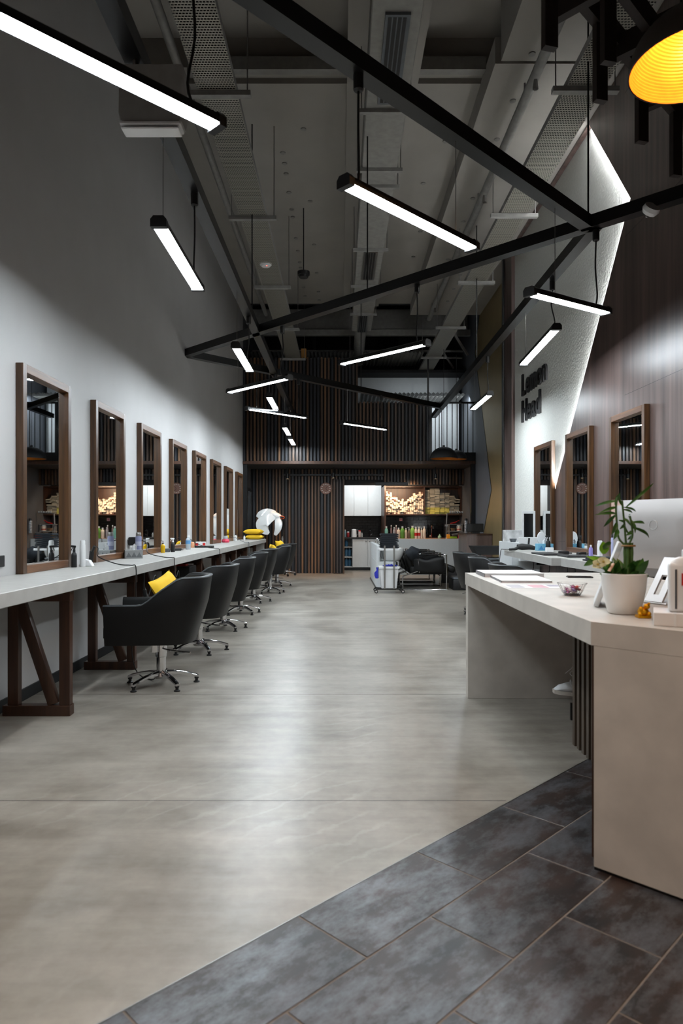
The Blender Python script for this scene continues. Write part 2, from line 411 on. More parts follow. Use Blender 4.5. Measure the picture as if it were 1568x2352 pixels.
# left wall, the dark stretch below the mezzanine, entrance wall behind the camera
bm = B(); box(bm, WL-0.15, WL, Y0-0.15, 15.8, -0.1, 7.6); ob('wall_left', bm, m_wall, kind='structure')
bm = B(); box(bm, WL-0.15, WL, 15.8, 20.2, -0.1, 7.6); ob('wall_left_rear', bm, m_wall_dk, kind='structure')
bm = B(); box(bm, WL, WL+0.012, -0.6, 15.75, 0.0, 0.085, 0.002); ob('baseboard_left', bm, m_base, kind='structure')
bm = B(); box(bm, WL-0.15, -1.0, Y0-0.15, Y0, -0.1, 7.6); box(bm, -1.0, 3.6, Y0-0.15, Y0, -0.1, 7.6)
ob('wall_entrance', bm, m_wall, kind='structure')
# right: wood wall with a bright plaster recess cut out of it
zP = [(7.895, 5.87), (6.767, 4.478), (9.09, 1.76), (10.6, 0.0)]
bm = B(); prism(bm, [(Y0, 0), (10.6, 0), (9.09, 1.76), (6.767, 4.478), (7.895, 5.87), (7.895, 7.6), (Y0, 7.6)], WR, WR+0.055, 'x')
wr = ob('wall_right', bm, m_panel, kind='structure')
bm = B(); box(bm, WR, WR+0.055, 11.45, 11.95, 0, 7.6); box(bm, WR, WR+0.055, 7.895, 11.45, 5.87, 7.6); ob('wood_strip', bm, m_panel, wr)
bm = B(); box(bm, WR-0.03, WR+0.26, 11.95, 12.02, 0, 6.2); ob('trim_1', bm, m_black, kind='structure')
bm = B(); box(bm, WR+0.055, WR+0.3, Y0, 11.95, -0.1, 7.6); ob('wall_plaster', bm, m_plaster, kind='structure')
# hairline joints between the wood panels
bm = B()
for z in (1.02, 2.55, 4.15, 5.6):
    box(bm, WR-0.0012, WR+0.001, Y0, 6.9 if z > 2 else 9.0, z-0.0015, z+0.0015)
ob('panel_joint', bm, m_blackm, wr)
# LED strips hidden in the return of the wood wall, lighting the plaster
def strip(p, q, k):
    d = Vector(q)-Vector(p); n = Vector((-d.y, d.x)).normalized()
    if n.x < 0: n = -n
    if k: n = -n
    bm = B(); o = n*0.004
    P = [Vector(p), Vector(q)]
    a = [(WR+0.016, P[0].x+o.x, P[0].y+o.y), (WR+0.046, P[0].x+o.x, P[0].y+o.y), (WR+0.046, P[1].x+o.x, P[1].y+o.y), (WR+0.016, P[1].x+o.x, P[1].y+o.y)]
    vs = [bm.verts.new(v) for v in a]; vs2 = [bm.verts.new((v[0], v[1]-n.x*0.003, v[2]-n.y*0.003)) for v in a]
    bm.faces.new(vs); bm.faces.new(vs2[::-1])
    for i in range(4): bm.faces.new((vs[i], vs[(i+1) % 4], vs2[(i+1) % 4], vs2[i]))
    o = ob('led_strip', bm, m_strip, wr, label='hidden LED strip along the slanted edge of the wood')
strip((7.895, 5.87), (6.767, 4.478), 0)
strip((6.767, 4.478), (9.09, 1.76), 0)
strip((9.09, 1.76), (10.6, 0.0), 0)
# beyond: slate wall with zigzag gold panel, set further back
XG = 3.14
bm = B(); box(bm, XG, XG+0.15, 11.95, 20.2, -0.1, 7.6); ob('wall_right_rear', bm, m_wall_blue, kind='structure')
bm = B(); prism(bm, [(11.97, 0), (15.72, 0), (14.8, 1.07), (14.03, 1.95), (15.75, 5.2), (15.0, 6.3), (11.97, 6.3)], XG-0.02, XG, 'x')
ob('trim_2', bm, m_gold, kind='structure', label='brushed gold wall panel with a zigzag edge')
bm = B()
zz = [(15.72, 0), (14.8, 1.07), (14.03, 1.95), (15.75, 5.2), (15.0, 6.3)]
for a, b in zip(zz, zz[1:]): bar(bm, (XG-0.012, a[0], a[1]), (XG-0.012, b[0], b[1]), 0.03, 0.02)
ob('trim_3', bm, m_black, kind='structure', label='thin black edging of the gold panel')

# ceiling: slab, lower bulkhead on the right, cross beam and recess near the front
ZC = 6.15
bm = B()
box(bm, -2.4, 3.4, 7.6, 15.2, ZC, ZC+0.2)
box(bm, -2.4, 3.4, Y0-0.15, 7.6, ZC+0.38, ZC+0.55)
box(bm, -2.4, 3.4, 7.42, 7.6, ZC+0.06, ZC+0.5)
ceiling = ob('ceiling', bm, m_ceil, kind='structure')
bm = B(); box(bm, 1.57, 3.4, 6.9, 15.2, 5.9, ZC+0.02); box(bm, 1.62, 3.4, Y0-0.15, 6.86, 5.9, ZC+0.4); ob('bulkhead', bm, m_ceil, ceiling)
bm = B(); box(bm, -1.2, 1.57, 7.33, 7.42, ZC-0.02, ZC+0.12); ob('cross_beam', bm, m_duct, ceiling)
bm = B(); box(bm, 0.08, 0.86, Y0, 15.2, ZC-0.06, ZC+0.01); ob('soffit_plank', bm, m_ceil, ceiling)
bm = B()
for i in range(26):
    x = random.choice((-0.75, -0.45, 1.2, 1.35)); y = 8.2+i*0.27
    cyl(bm, (x, y, 0), 0.035, ZC-0.012, ZC+0.01, 10)
for i in range(16):
    cyl(bm, (random.choice((1.9, 2.25)), 3+i*0.75, 0), 0.035, 5.888, 5.91, 10)
ob('fixing_plate', bm, m_duct, ceiling, kind='stuff')
bm = B(); box(bm, -2.4, 3.4, 15.2, 20.2, 7.4, 7.6); ob('ceiling_rear', bm, m_void, kind='structure')
bm = B(); box(bm, -2.4, 3.4, 20.0, 20.2, 0, 7.6); ob('wall_back', bm, m_void, kind='structure')
bm = B(); box(bm, -2.24, 3.14, 15.2, 15.3, ZC, 7.5); ob('trim_4', bm, m_void, kind='structure')

# ------------------------------------------------------------------ mezzanine: slatted front, deck, white room behind
YF = 15.8
bm = B(); box(bm, WL, 2.06, YF+0.03, YF+0.07, 2.66, 4.05); box(bm, WL, 0.42, YF+0.03, YF+0.07, 4.05, 5.07)
mez = ob('wall_mezzanine', bm, m_battback, kind='structure')
bm = B(); box(bm, -0.021, 0.021, -0.03, 0.03, 0, 1.0)
bt = ob('batten', bm, m_batten, mez); bt_me = bt.data
X = WL+0.03; first = True
while X < 2.05:
    top = 5.09 if X < 0.42 else 4.07
    top += random.uniform(-0.01, 0.01)
    o = bt if first else inst('batten', bt_me, mez, (0, 0, 0)); first = False
    o.location = (X, YF, 2.70); o.scale = (1, 1, top-2.70); X += 0.0815
bm = B(); box(bm, WL, XG, YF-0.04, YF+0.08, 2.63, 2.70, 0.004); ob('edge_board', bm, m_trestle, mez)
bm = B(); box(bm, WL, XG, YF+0.08, 20.0, 2.63, 2.72); ob('deck', bm, m_void, mez)
bm = B(); box(bm, 2.06, 2.13, YF-0.03, YF+0.07, 2.70, 4.06); ob('end_post', bm, m_black, mez)
# white room behind
bm = B(); box(bm, WL, 3.05, 17.5, 17.6, 2.72, 4.99); ob('wall_mezzanine_room', bm, m_white, kind='structure')
bm = B(); box(bm, WL, XG, 16.9, 17.6, 4.99, 5.06)
ob('ceiling_mezzanine', bm, m_void, kind='structure')
ld = bpy.data.lights.new('mezzanine_fill_light', 'AREA'); ld.shape = 'RECTANGLE'; ld.size = 1.6; ld.size_y = 0.2; ld.energy = 1.6; ld.color = (0.85, 0.94, 1)  # added fill without a fixture, brightens the upper white wall
lo = bpy.data.objects.new('mezzanine_fill_light', ld); C.objects.link(lo); lo.location = (2.0, 16.6, 4.85); lo.rotation_euler = (0.4, 0, 0)
ld = bpy.data.lights.new('mezzanine_fill_light', 'AREA'); ld.shape = 'RECTANGLE'; ld.size = 1.2; ld.size_y = 0.1; ld.energy = 7; ld.color = (0.85, 0.94, 1)  # second added fill, under the corrugated sheet, brightens the wall behind the balusters
lo = bpy.data.objects.new('mezzanine_fill_light', ld); C.objects.link(lo); lo.location = (2.5, 16.5, 4.31); lo.rotation_euler = (0.5, 0, 0)
ld = bpy.data.lights.new('kitchen_fill_light', 'AREA'); ld.shape = 'RECTANGLE'; ld.size = 0.8; ld.size_y = 0.2; ld.energy = 9; ld.color = (0.9, 0.97, 1)  # added unseen fill behind the header, lifts the white kitchen cabinets
lo = bpy.data.objects.new('kitchen_fill_light', ld); C.objects.link(lo); lo.location = (0.6, 17.75, 2.58); lo.rotation_euler = (0.35, 0, 0)
# balustrade
t = thing('balustrade', 'black steel balustrade of thin upright bars on the mezzanine edge', 'railing', (2.13, YF, 2.70))
bm = B(); box(bm, 2.13, XG, YF-0.02, YF+0.03, 2.70, 2.90); ob('kick_plate', bm, m_black, t, True)
bm = B(); box(bm, 2.13, XG, YF-0.02, YF+0.02, 4.03, 4.07); ob('top_rail', bm, m_black, t, True)
for x in (2.21, 2.30, 2.36, 2.48, 2.60, 2.72, 2.86, 2.96, 3.08):
    bm = B(); bar(bm, (x, YF, 2.9), (x, YF, 4.04), 0.018, 0.018); ob('baluster', bm, m_black, t, True)
bm = B(); box(bm, 2.02, 2.06, YF-0.03, YF, 4.05, 5.1); o = ob('mezzanine_post', bm, m_black)
tag(o, 'thin black steel post rising beside the lower slatted mezzanine front', 'post')
# corrugated roof sheet and mezzanine deck edge seen above the slats
def corrugated(x0, x1, y0, y1, z, amp, per):
    bm = B(); n = int((x1-x0)/per*4); rows = []
    for yy in (y0, y1):
        rows.append([(x0+(x1-x0)*i/n, yy, z+amp*math.sin(2*PI*i/4)) for i in range(n+1)])
    R1 = grid(bm, rows)
    R2 = grid(bm, [[(p[0], p[1], p[2]+0.01) for p in r] for r in rows])
    return bm
t = ob('corrugated_sheet', corrugated(0.50, 3.04, 16.3, 17.49, 4.36, 0.02, 0.1), m_duct)
tag(t, 'grey corrugated metal sheet in front of the white mezzanine wall', 'roof sheet')
t = ob('corrugated_roof', corrugated(WL+0.05, 2.0, 16.2, 17.6, 5.32, 0.02, 0.09), m_duct)
tag(t, 'pale corrugated metal roof just above the tall slatted front', 'roof sheet')
# posts carrying the mezzanine
bm = B(); box(bm, WL+0.002, WL+0.10, 15.80, 15.93, 0, 2.63); o = ob('steel_column', bm, m_black); tag(o, 'black steel column at the far end of the left wall', 'column')
bm = B(); box(bm, 3.04, 3.135, 15.78, 15.9, 0, 2.63); o = ob('steel_column', bm, m_black); tag(o, 'black steel column against the slate wall on the right', 'column')
# lower slatted wall, sliding door leaf and header
YW = 17.2
bm = B(); box(bm, WL, 0.10, YW+0.03, YW+0.08, 0, 2.63); box(bm, 0.10, XG, YW+0.03, YW+0.08, 2.22, 2.63)
low = ob('wall_slatted', bm, m_battback, kind='structure')
X = WL+0.08; first = True
while X < -0.16:
    o = inst('batten', bt_me, low, (X, YW, 0.0), (0, 0, 0), (1, 1, 2.62)); X += 0.0815
X = -0.08
while X < XG-0.04:
    o = inst('batten', bt_me, low, (X, YW, 2.36 if X < 1.1 else 2.24), (0, 0, 0), (1, 1, 0.26 if X < 1.1 else 0.38)); X += 0.0815
t = thing('sliding_door', 'dark slatted sliding door leaf at the left of the kitchen opening', 'door', (-0.03, YW-0.125, 0))
bm = B(); box(bm, -0.13, 0.14, 0.03, 0.06, 0.01, 2.36); ob('backing', bm, m_battback, t)
for i in range(4): inst('batten', bt_me, t, (-0.105+i*0.0765, 0.0, 0.01), (0, 0, 0), (1, 1, 2.35))
bm = B(); box(bm, -1.4, 1.1, YW-0.15, YW-0.04, 2.45, 2.49); o = ob('door_rail', bm, m_black); tag(o, 'black sliding door rail under the mezzanine', 'rail')
# recess return on the right of the kitchen
bm = B(); box(bm, 3.13, 3.14, 16.0, 17.9, 0, 2.63); ob('wall_recess', bm, m_wall_dk, kind='structure')

# ------------------------------------------------------------------ ducts in the roof void
def duct(name, p, q, r, lab, n=14, m=m_duct):
    bm = B(); tube(bm, [p, q], r, n); o = ob(name, bm, m); tag(o, lab, 'duct' if 'duct' in name else 'pipe'); return o
bm = B(); box(bm, -2.2, 3.1, 16.5, 17.0, 5.95, 6.45, 0.05, 2); o = ob('air_duct', bm, m_duct); tag(o, 'big grey duct crossing the roof void above the mezzanine', 'duct')
bm = B(); box(bm, -2.2, 3.1, 16.2, 16.3, 5.72, 5.86); o = ob('steel_beam', bm, m_duct); tag(o, 'grey steel beam below the big duct in the roof void', 'beam')
duct('conduit_pipe', (-2.2, 17.2, 5.6), (3.1, 17.2, 5.6), 0.03, 'upper thin pipe running across behind the steel beam')
duct('conduit_pipe', (-2.2, 17.3, 5.45), (3.1, 17.3, 5.45), 0.025, 'lower thin pipe running across behind the steel beam')
for x in (-0.65, 1.55):
    bm = B(); box(bm, x-0.04, x+0.04, 17.4, 17.48, 5.4, 7.4); o = ob('hanger_post', bm, m_black); tag(o, 'black upright strut in the roof void left of the round duct' if x < 0 else 'black upright strut in the roof void right of the round duct', 'strut')
for x, yy in ((2.55, 16.0), (2.45, 17.4)):
    bm = B(); bar(bm, (x, yy, 5.9), (x+0.45, yy, 5.2), 0.05, 0.05); bar(bm, (x, yy, 5.9), (x-0.35, yy, 5.2), 0.05, 0.05); bar(bm, (x, yy, 5.85), (x, yy, 7.4), 0.05, 0.05)
    o = ob('roof_brace', bm, m_duct); tag(o, 'grey diagonal steel brace beside the right cable tray, ' + ('nearer one' if yy < 17 else 'farther one'), 'brace')
duct('fire_pipe', (-1.62, 4.2, 5.85), (-1.62, 15.0, 5.85), 0.045, 'left pale pipe running along the ceiling beside the left cable tray')
duct('fire_pipe', (-1.42, 5.0, 5.8), (-1.42, 15.0, 5.8), 0.055, 'right pale pipe running along the ceiling beside the left cable tray')
t = thing('sprinkler_pipe', 'white sprinkler pipe along the ceiling left of the right cable tray', 'pipe', (1.95, 9, 5.72))
bm = B(); tube(bm, [(1.95, 3.2, 5.72), (1.95, 14.9, 5.72)], 0.05, 12); ob('main_pipe', bm, m_pipe, t, True)
for y in (4.4, 6.8, 9.2, 11.6, 14.0):
    bm = B(); tube(bm, [(1.95, y, 5.68), (1.95, y, 5.58)], [0.018, 0.03], 8); ob('sprinkler_head', bm, m_steel, t, True)
    bm = B(); tube(bm, [(1.95, y+0.4, 5.76), (1.95, y+0.4, 5.895)], 0.012, 6); ob('clip', bm, m_steel, t, True)
# centre air unit: white box duct with three slot diffusers
t = thing('air_handling_duct', 'white box duct down the middle of the ceiling with dark slot grilles', 'duct', (0.47, 9, 5.45))
bm = B(); box(bm, 0.26, 0.68, 1.0, 14.9, 5.45, 5.72, 0.01); ob('casing', bm, m_duct, t, True)
for k, y in enumerate((5.6, 10.5, 13.7)):
    bm = B(); box(bm, 0.375, 0.585, y, y+1.2, 5.425, 5.452); gr = ob('slot_grille', bm, m_grey if k == 0 else m_steel, t, True)
    for i in range(4):
        x = 0.40+i*0.041
        bm = B(); box(bm, x, x+0.030, y+0.03, y+1.17, 5.422, 5.428); ob('slot', bm, m_blackm, gr, True)
for y in (3.9, 6.9, 8.05, 8.45, 10.4, 12.0, 13.6):
    bm = B(); box(bm, 0.20, 0.74, y, y+0.05, 5.41, 5.45); hb = ob('hanger_bar', bm, m_pipe, t, True)
    for x in (0.22, 0.72):
        bm = B(); tube(bm, [(x, y+0.025, 5.43), (x, y+0.025, 6.16)], 0.006, 6); ob('threaded_rod', bm, m_steel, hb, True)
bm = B(); tube(bm, [(0.46, 14.9, 5.58), (0.46, 15.6, 5.5), (0.46, 17.0, 5.3)], 0.13, 16); o = ob('round_duct', bm, m_duct); tag(o, 'round grey duct continuing behind the white box duct', 'duct')
# perforated cable trays
def tray(x0, x1, y0, y1, z, lab, bars):
    t = thing('cable_tray', lab, 'cable tray', ((x0+x1)/2, (y0+y1)/2, z), group=None)
    bm = B(); box(bm, x0, x1, y0, y1, z, z+0.003); ob('perforated_base', bm, m_tray, t, True)
    bm = B(); box(bm, x0+0.02, x1-0.02, y0+0.05, y1-0.05, z+0.02, z+0.05); ob('hole_shade_sheet', bm, m_blackm, t, True)  # dark sheet added inside the tray, stands in for shade behind the holes
    for x in (x0, x1-0.004):
        bm = B(); box(bm, x, x+0.004, y0, y1, z, z+0.06); ob('side_flange', bm, m_pipe, t, True)
    for y in bars:
        bm = B(); box(bm, x0-0.12, x1+0.12, y, y+0.06, z-0.045, z-0.001); hb = ob('hanger_bar', bm, m_pipe, t, True)
        for x in (x0-0.09, x1+0.09):
            zt = ZC+0.36 if y < 7.3 else ZC
            if x > 1.6: zt = 5.905
            if y > 15: zt = 7.4
            bm = B(); tube(bm, [(x, y+0.03, z-0.03), (x, y+0.03, zt)], 0.006, 6); ob('threaded_rod', bm, m_steel, hb, True)
tray(-1.245, -0.90, 2.0, 16.4, 5.04, 'grey perforated cable tray hanging along the left side of the ceiling', (3.2, 5.96, 8.39, 10.85, 13.2, 15.6))
tray(1.98, 2.32, 2.5, 17.45, 5.07, 'grey perforated cable tray hanging along the right side of the ceiling', (5.95, 8.39, 10.73, 13.2, 15.6))
bm = B(); box(bm, -0.9, -0.78, 15.85, 16.0, 5.1, 5.32); o = ob('cardboard_box', bm, col(190, 140, 80, 0.8)); tag(o, 'small tan box beside the far end of the left cable tray', 'box')
# detector and speaker
p = px(610, 608, 10.0)
t = thing('smoke_detector', 'round white detector with a red light under the left cable tray', 'smoke detector', p)
bm = B(); lathe(bm, [(0, -0.03), (0.06, -0.028), (0.09, 0.0), (0.09, 0.02), (0, 0.02)], n=24); ob('body', bm, m_whitep, t)
bm = B(); tube(bm, [(0, 0, 0.02), (0, 0, 5.036-p.z)], 0.01, 6); ob('stem', bm, m_whitep, t)
bm = B(); sph(bm, (0.02, -0.035, -0.026), 0.008); ob('indicator', bm, m_redled, t, label='glowing red indicator')
p = px(697, 631, 10.6)
t = thing('ceiling_speaker', 'black round speaker hanging under the ceiling', 'speaker', p)
bm = B(); lathe(bm, [(0, -0.045), (0.07, -0.045), (0.075, -0.01), (0.095, -0.005), (0.095, 0.045), (0, 0.05)], n=24); ob('body', bm, m_blackm, t)
bm = B(); tube(bm, [(0, 0, 0.045), (0, 0, ZC-p.z)], 0.008, 6); ob('rod', bm, m_black, t)

# ------------------------------------------------------------------ black zigzag beams
ZB = 3.73
def beam(pts, lab, rods=(), w=0.10, h=0.10, z=ZB):
    c = (Vector(pts[0])+Vector(pts[1]))/2
    t = thing('black_beam', lab, 'beam', (c.x, c.y, z), group=None)
    bm = B(); bar(bm, (pts[0][0], pts[0][1], z), (pts[1][0], pts[1][1], z), w, h); ob('beam_profile', bm, m_black, t, True)
    for r in rods:
        q = Vector(pts[0]).lerp(Vector(pts[1]), r)
        zt = 5.9 if q.x > 1.65 else (ZC+0.38 if q.y < 7.3 else ZC)
        if q.y > 15.2: zt = 5.0
        bm = B(); tube(bm, [(q.x, q.y, z+0.04), (q.x, q.y, zt)], 0.008, 6); ob('hanging_rod', bm, m_black, t, True)
beam([(WL, 1.36), (2.055, 5.65)], 'black beam slanting from the upper left down to the right joint', (0.35, 1.0))
beam([(WL, 9.945), (2.84, 4.865)], 'black beam crossing the whole room from left wall to wood wall', (0.5,))
beam([(2.11, 5.60), (2.16, 15.7)], 'black beam running back along the right side', (0.5,))
beam([(-1.09, 1.0), (-1.06, 15.75)], 'black beam running back along the left side', (0.12, 0.5))
beam([(WL, 9.945), (2.15, 14.45)], 'black beam slanting away to the right near the mezzanine', (0.6,))

# ------------------------------------------------------------------ LED battens on cords
def batten(p, q, lab, zb=ZB-0.05, ends=(0.12, 0.88)):
    p, q = Vector(p), Vector(q); c = (p+q)/2
    t = thing('led_batten', lab, 'light', c, group='LED battens hanging from the black beams')
    d = (q-p).normalized(); L = (q-p).length; s = d.cross(Vector((0, 0, 1))).normalized(); u = s.cross(d)
    def ext(bm, prof, a, b):
        A = [bm.verts.new(p+d*a+s*x+u*y) for x, y in prof]; E = [bm.verts.new(p+d*b+s*x+u*y) for x, y in prof]; n = len(prof)
        for i in range(n): bm.faces.new((A[i], A[(i+1) % n], E[(i+1) % n], E[i]))
        bm.faces.new(A[::-1]); bm.faces.new(E)
    bm = B(); ext(bm, [(-0.044, -0.014), (-0.046, 0.004), (-0.040, 0.026), (-0.025, 0.036), (0.025, 0.036), (0.040, 0.026), (0.046, 0.004), (0.044, -0.014), (0.0425, -0.014), (0.0425, 0.002), (-0.0425, 0.002), (-0.0425, -0.014)], 0, L); ob('housing', bm, m_black, t, True)
    bm = B(); ext(bm, [(-0.0423, 0.001), (-0.0423, -0.0125), (0.0423, -0.0125), (0.0423, 0.001)], 0.012, L-0.012); ob('diffuser', bm, m_led, t, True)
    for a, b in ((-0.025, 0.014), (L-0.014, L+0.025)):
        bm = B(); ext(bm, [(-0.048, -0.026), (0.048, -0.026), (0.048, 0.018), (0.03, 0.040), (-0.03, 0.040), (-0.048, 0.018)], a, b); ob('end_cap', bm, m_blackm, t, True)
    for i, f in enumerate(ends):
        r = p.lerp(q, f)+u*0.034
        if i == 0:
            bm = B(); tube(bm, [r, (r.x, r.y, zb)], 0.0025, 5); ob('suspension_wire', bm, m_steel, t, True)
        else:
            h = zb-r.z; k = random.uniform(-0.03, 0.03)
            bm = B(); tube(bm, smooth_path([r, r+Vector((k, k*0.5, h*0.15)), r+Vector((-k*0.4, 0, h*0.5)), Vector((r.x, r.y, zb-0.1)), (r.x, r.y, zb)], 3), 0.0065, 6); ob('power_cord', bm, m_blackm, t, True)
            bm = B(); cyl(bm, (r.x, r.y, zb-0.09), 0.028, 0, 0.10, 10, 0.008); ob('cord_grip', bm, m_blackm, t, True)
ZL = EYE+1.81
lamps = [
 ((-1.42, 2.23, ZL), (-0.56, 3.09, ZL), 'largest LED batten, cut off by the left edge of the photo', (0.2, 0.9)),
 ((-1.07, 4.05, ZL-0.03), (-1.07, 5.14, ZL-0.03), 'LED batten over the second mirror, beside the left wall', (0.08, 0.9)),
 ((0.035, 3.63, ZL), (0.86, 4.46, ZL), 'LED batten near the middle of the ceiling, under the slanting beam', (0.85, 0.08)),
 (px(1218, 672, 5.05), px(1390, 716, 5.75), 'LED batten nearest the bright slanted plaster edge on the right', (0.3, 0.86)),
 ((2.13, 6.72, ZL+0.12), (2.13, 7.92, ZL+0.05), 'LED batten just above the wall lettering', (0.92, 0.1)),
 ((2.15, 9.77, ZL+0.05), (2.15, 11.02, ZL+0.05), 'LED batten in front of the gold panel', (0.9, 0.12)),
 ((0.87, 6.85, ZL), (0.03, 7.69, ZL), 'LED batten in the centre hanging left of the right cable tray', (0.9, 0.1)),
 ((-1.07, 7.02, ZL+0.02), (-1.07, 8.12, ZL+0.02), 'LED batten hanging below the crossing of two beams on the left', (0.08, 0.9)),
 ((-0.62, 8.32, ZL-0.03), (-1.48, 9.19, ZL-0.03), 'longer slanting LED batten rising to the right, far left group', (0.85, 0.1)),
 ((-1.05, 10.10, ZL+0.085), (-1.05, 11.2, ZL+0.085), 'short looking LED batten above the long flat one on the left', (0.1, 0.9)),
 ((-1.45, 10.73, ZL), (-0.59, 11.59, ZL), 'LED batten sloping down to the right in front of the slats, left one', (0.15, 0.88)),
 ((0.04, 12.22, ZL), (0.87, 13.05, ZL), 'LED batten sloping down to the right in front of the slats, right one', (0.12, 0.9)),
 ((-1.06, 13.05, ZL+0.05), (-1.06, 14.2, ZL+0.05), 'small far LED batten, upper one of the last two', (0.1, 0.9)),
 ((-1.05, 14.45, ZL), (-1.05, 15.55, ZL), 'farthest LED batten, lowest of the row on the left', (0.1, 0.9)),
]
for p, q, lab, e in lamps: batten(p, q, lab, ends=e)
# ================================================================== left styling station
HC = 0.90
t = thing('styling_counter', 'long pale concrete-look counter along the left wall', 'counter', (-1.97, 8.8, 0.822))
bm = B(); box(bm, WL+0.003, -1.70, 1.2, 15.76, 0.822, HC, 0.003); ob('counter_top', bm, m_top, t, True)
bm = B(); box(bm, WL+0.02, -1.74, 15.68, 15.76, 0.0, 0.821); ob('end_panel', bm, m_top, t, True)
def trestle():
    t = thing('wooden_trestle', '', 'trestle', (0, 0, 0), group='dark wood trestles under the left counter')
    x0, x1 = WL+0.05, -1.75
    bm = B(); box(bm, x0, x1, 0, 0.07, 0, 0.068, 0.003); ob('foot_rail', bm, m_trestle, t)
    bm = B(); box(bm, x1-0.075, x1-0.005, 0.008, 0.062, 0.068, 0.745, 0.003); ob('front_post', bm, m_trestle, t)
    bm = B(); box(bm, x0+0.03, x0+0.10, 0.008, 0.062, 0.068, 0.745, 0.003); ob('rear_post', bm, m_trestle, t)
    bm = B(); box(bm, x0, x1, 0, 0.07, 0.745, 0.821, 0.003); ob('top_rail', bm, m_trestle, t)
    bm = B(); bar(bm, (x0+0.10, 0.035, 0.745), (x1-0.115, 0.035, 0.075), 0.05, 0.07, 0.003); ob('brace', bm, m_trestle, t)
    return t
T0 = trestle()
nth = ['nearest', 'second', 'third', 'fourth', 'fifth', 'sixth', 'seventh', 'eighth']
for i in range(8):
    lab = 'dark wooden trestle with a diagonal brace, %s from the camera under the left counter' % nth[i]
    if i == 0: T0.location = (0, 4.43, 0); T0['label'] = lab
    else: dup(T0, (0, 4.43+1.41*i, 0), 0, lab)
# mirrors
def mirror(name, label, loc, rz, W, H, D, group):
    t = thing(name, label, 'mirror', loc, rz, group)     # local: lies along +Y from 0 to W, front faces +X, back at x=0
    fw = 0.058
    for a, b in ((0, fw), (W-fw, W)):
        bm = B(); box(bm, 0, D, a, b, 0, H, 0.002); ob('frame_stile', bm, m_frame, t)
    for a, b in ((0, fw), (H-fw, H)):
        bm = B(); box(bm, 0, D, fw, W-fw, a, b, 0.002); ob('frame_rail', bm, m_frame_y, t)
    bm = B(); box(bm, 0.004, 0.012, fw-0.01, W-fw+0.01, fw-0.01, H-fw+0.01); ob('mirror_glass', bm, m_mirror, t)
    return t
m_frame_y = wood('oak_frame_rail', (74, 46, 26), (124, 82, 48), 'y', 0.38, 30, 0.12)
mm = mirror('framed_mirror', 'tall oak framed mirror nearest the camera on the left wall', (WL+0.002, 4.717, HC+0.001), 0, 0.845, 1.464, 0.052, 'oak framed mirrors along the left wall')
for i in range(1, 8):
    dup(mm, (WL+0.002, 4.717+1.410*i, HC+0.001), 0, 'tall oak framed mirror, %s from the camera on the left wall' % nth[i])
t = mirror('framed_mirror', 'black framed mirror beyond the steel column in the dim recess', (WL+0.002, 16.35, 0.90), 0, 0.72, 1.22, 0.04, None)
for c in t.children:
    if 'frame' in c.name:
        c.data = c.data.copy(); c.data.materials[0] = m_black
bm = B(); box(bm, WL+0.002, WL+0.3, 15.97, 17.15, 0.80, 0.898, 0.003); o = ob('wall_shelf', bm, m_top); tag(o, 'concrete-look shelf below the black framed mirror in the recess', 'shelf')

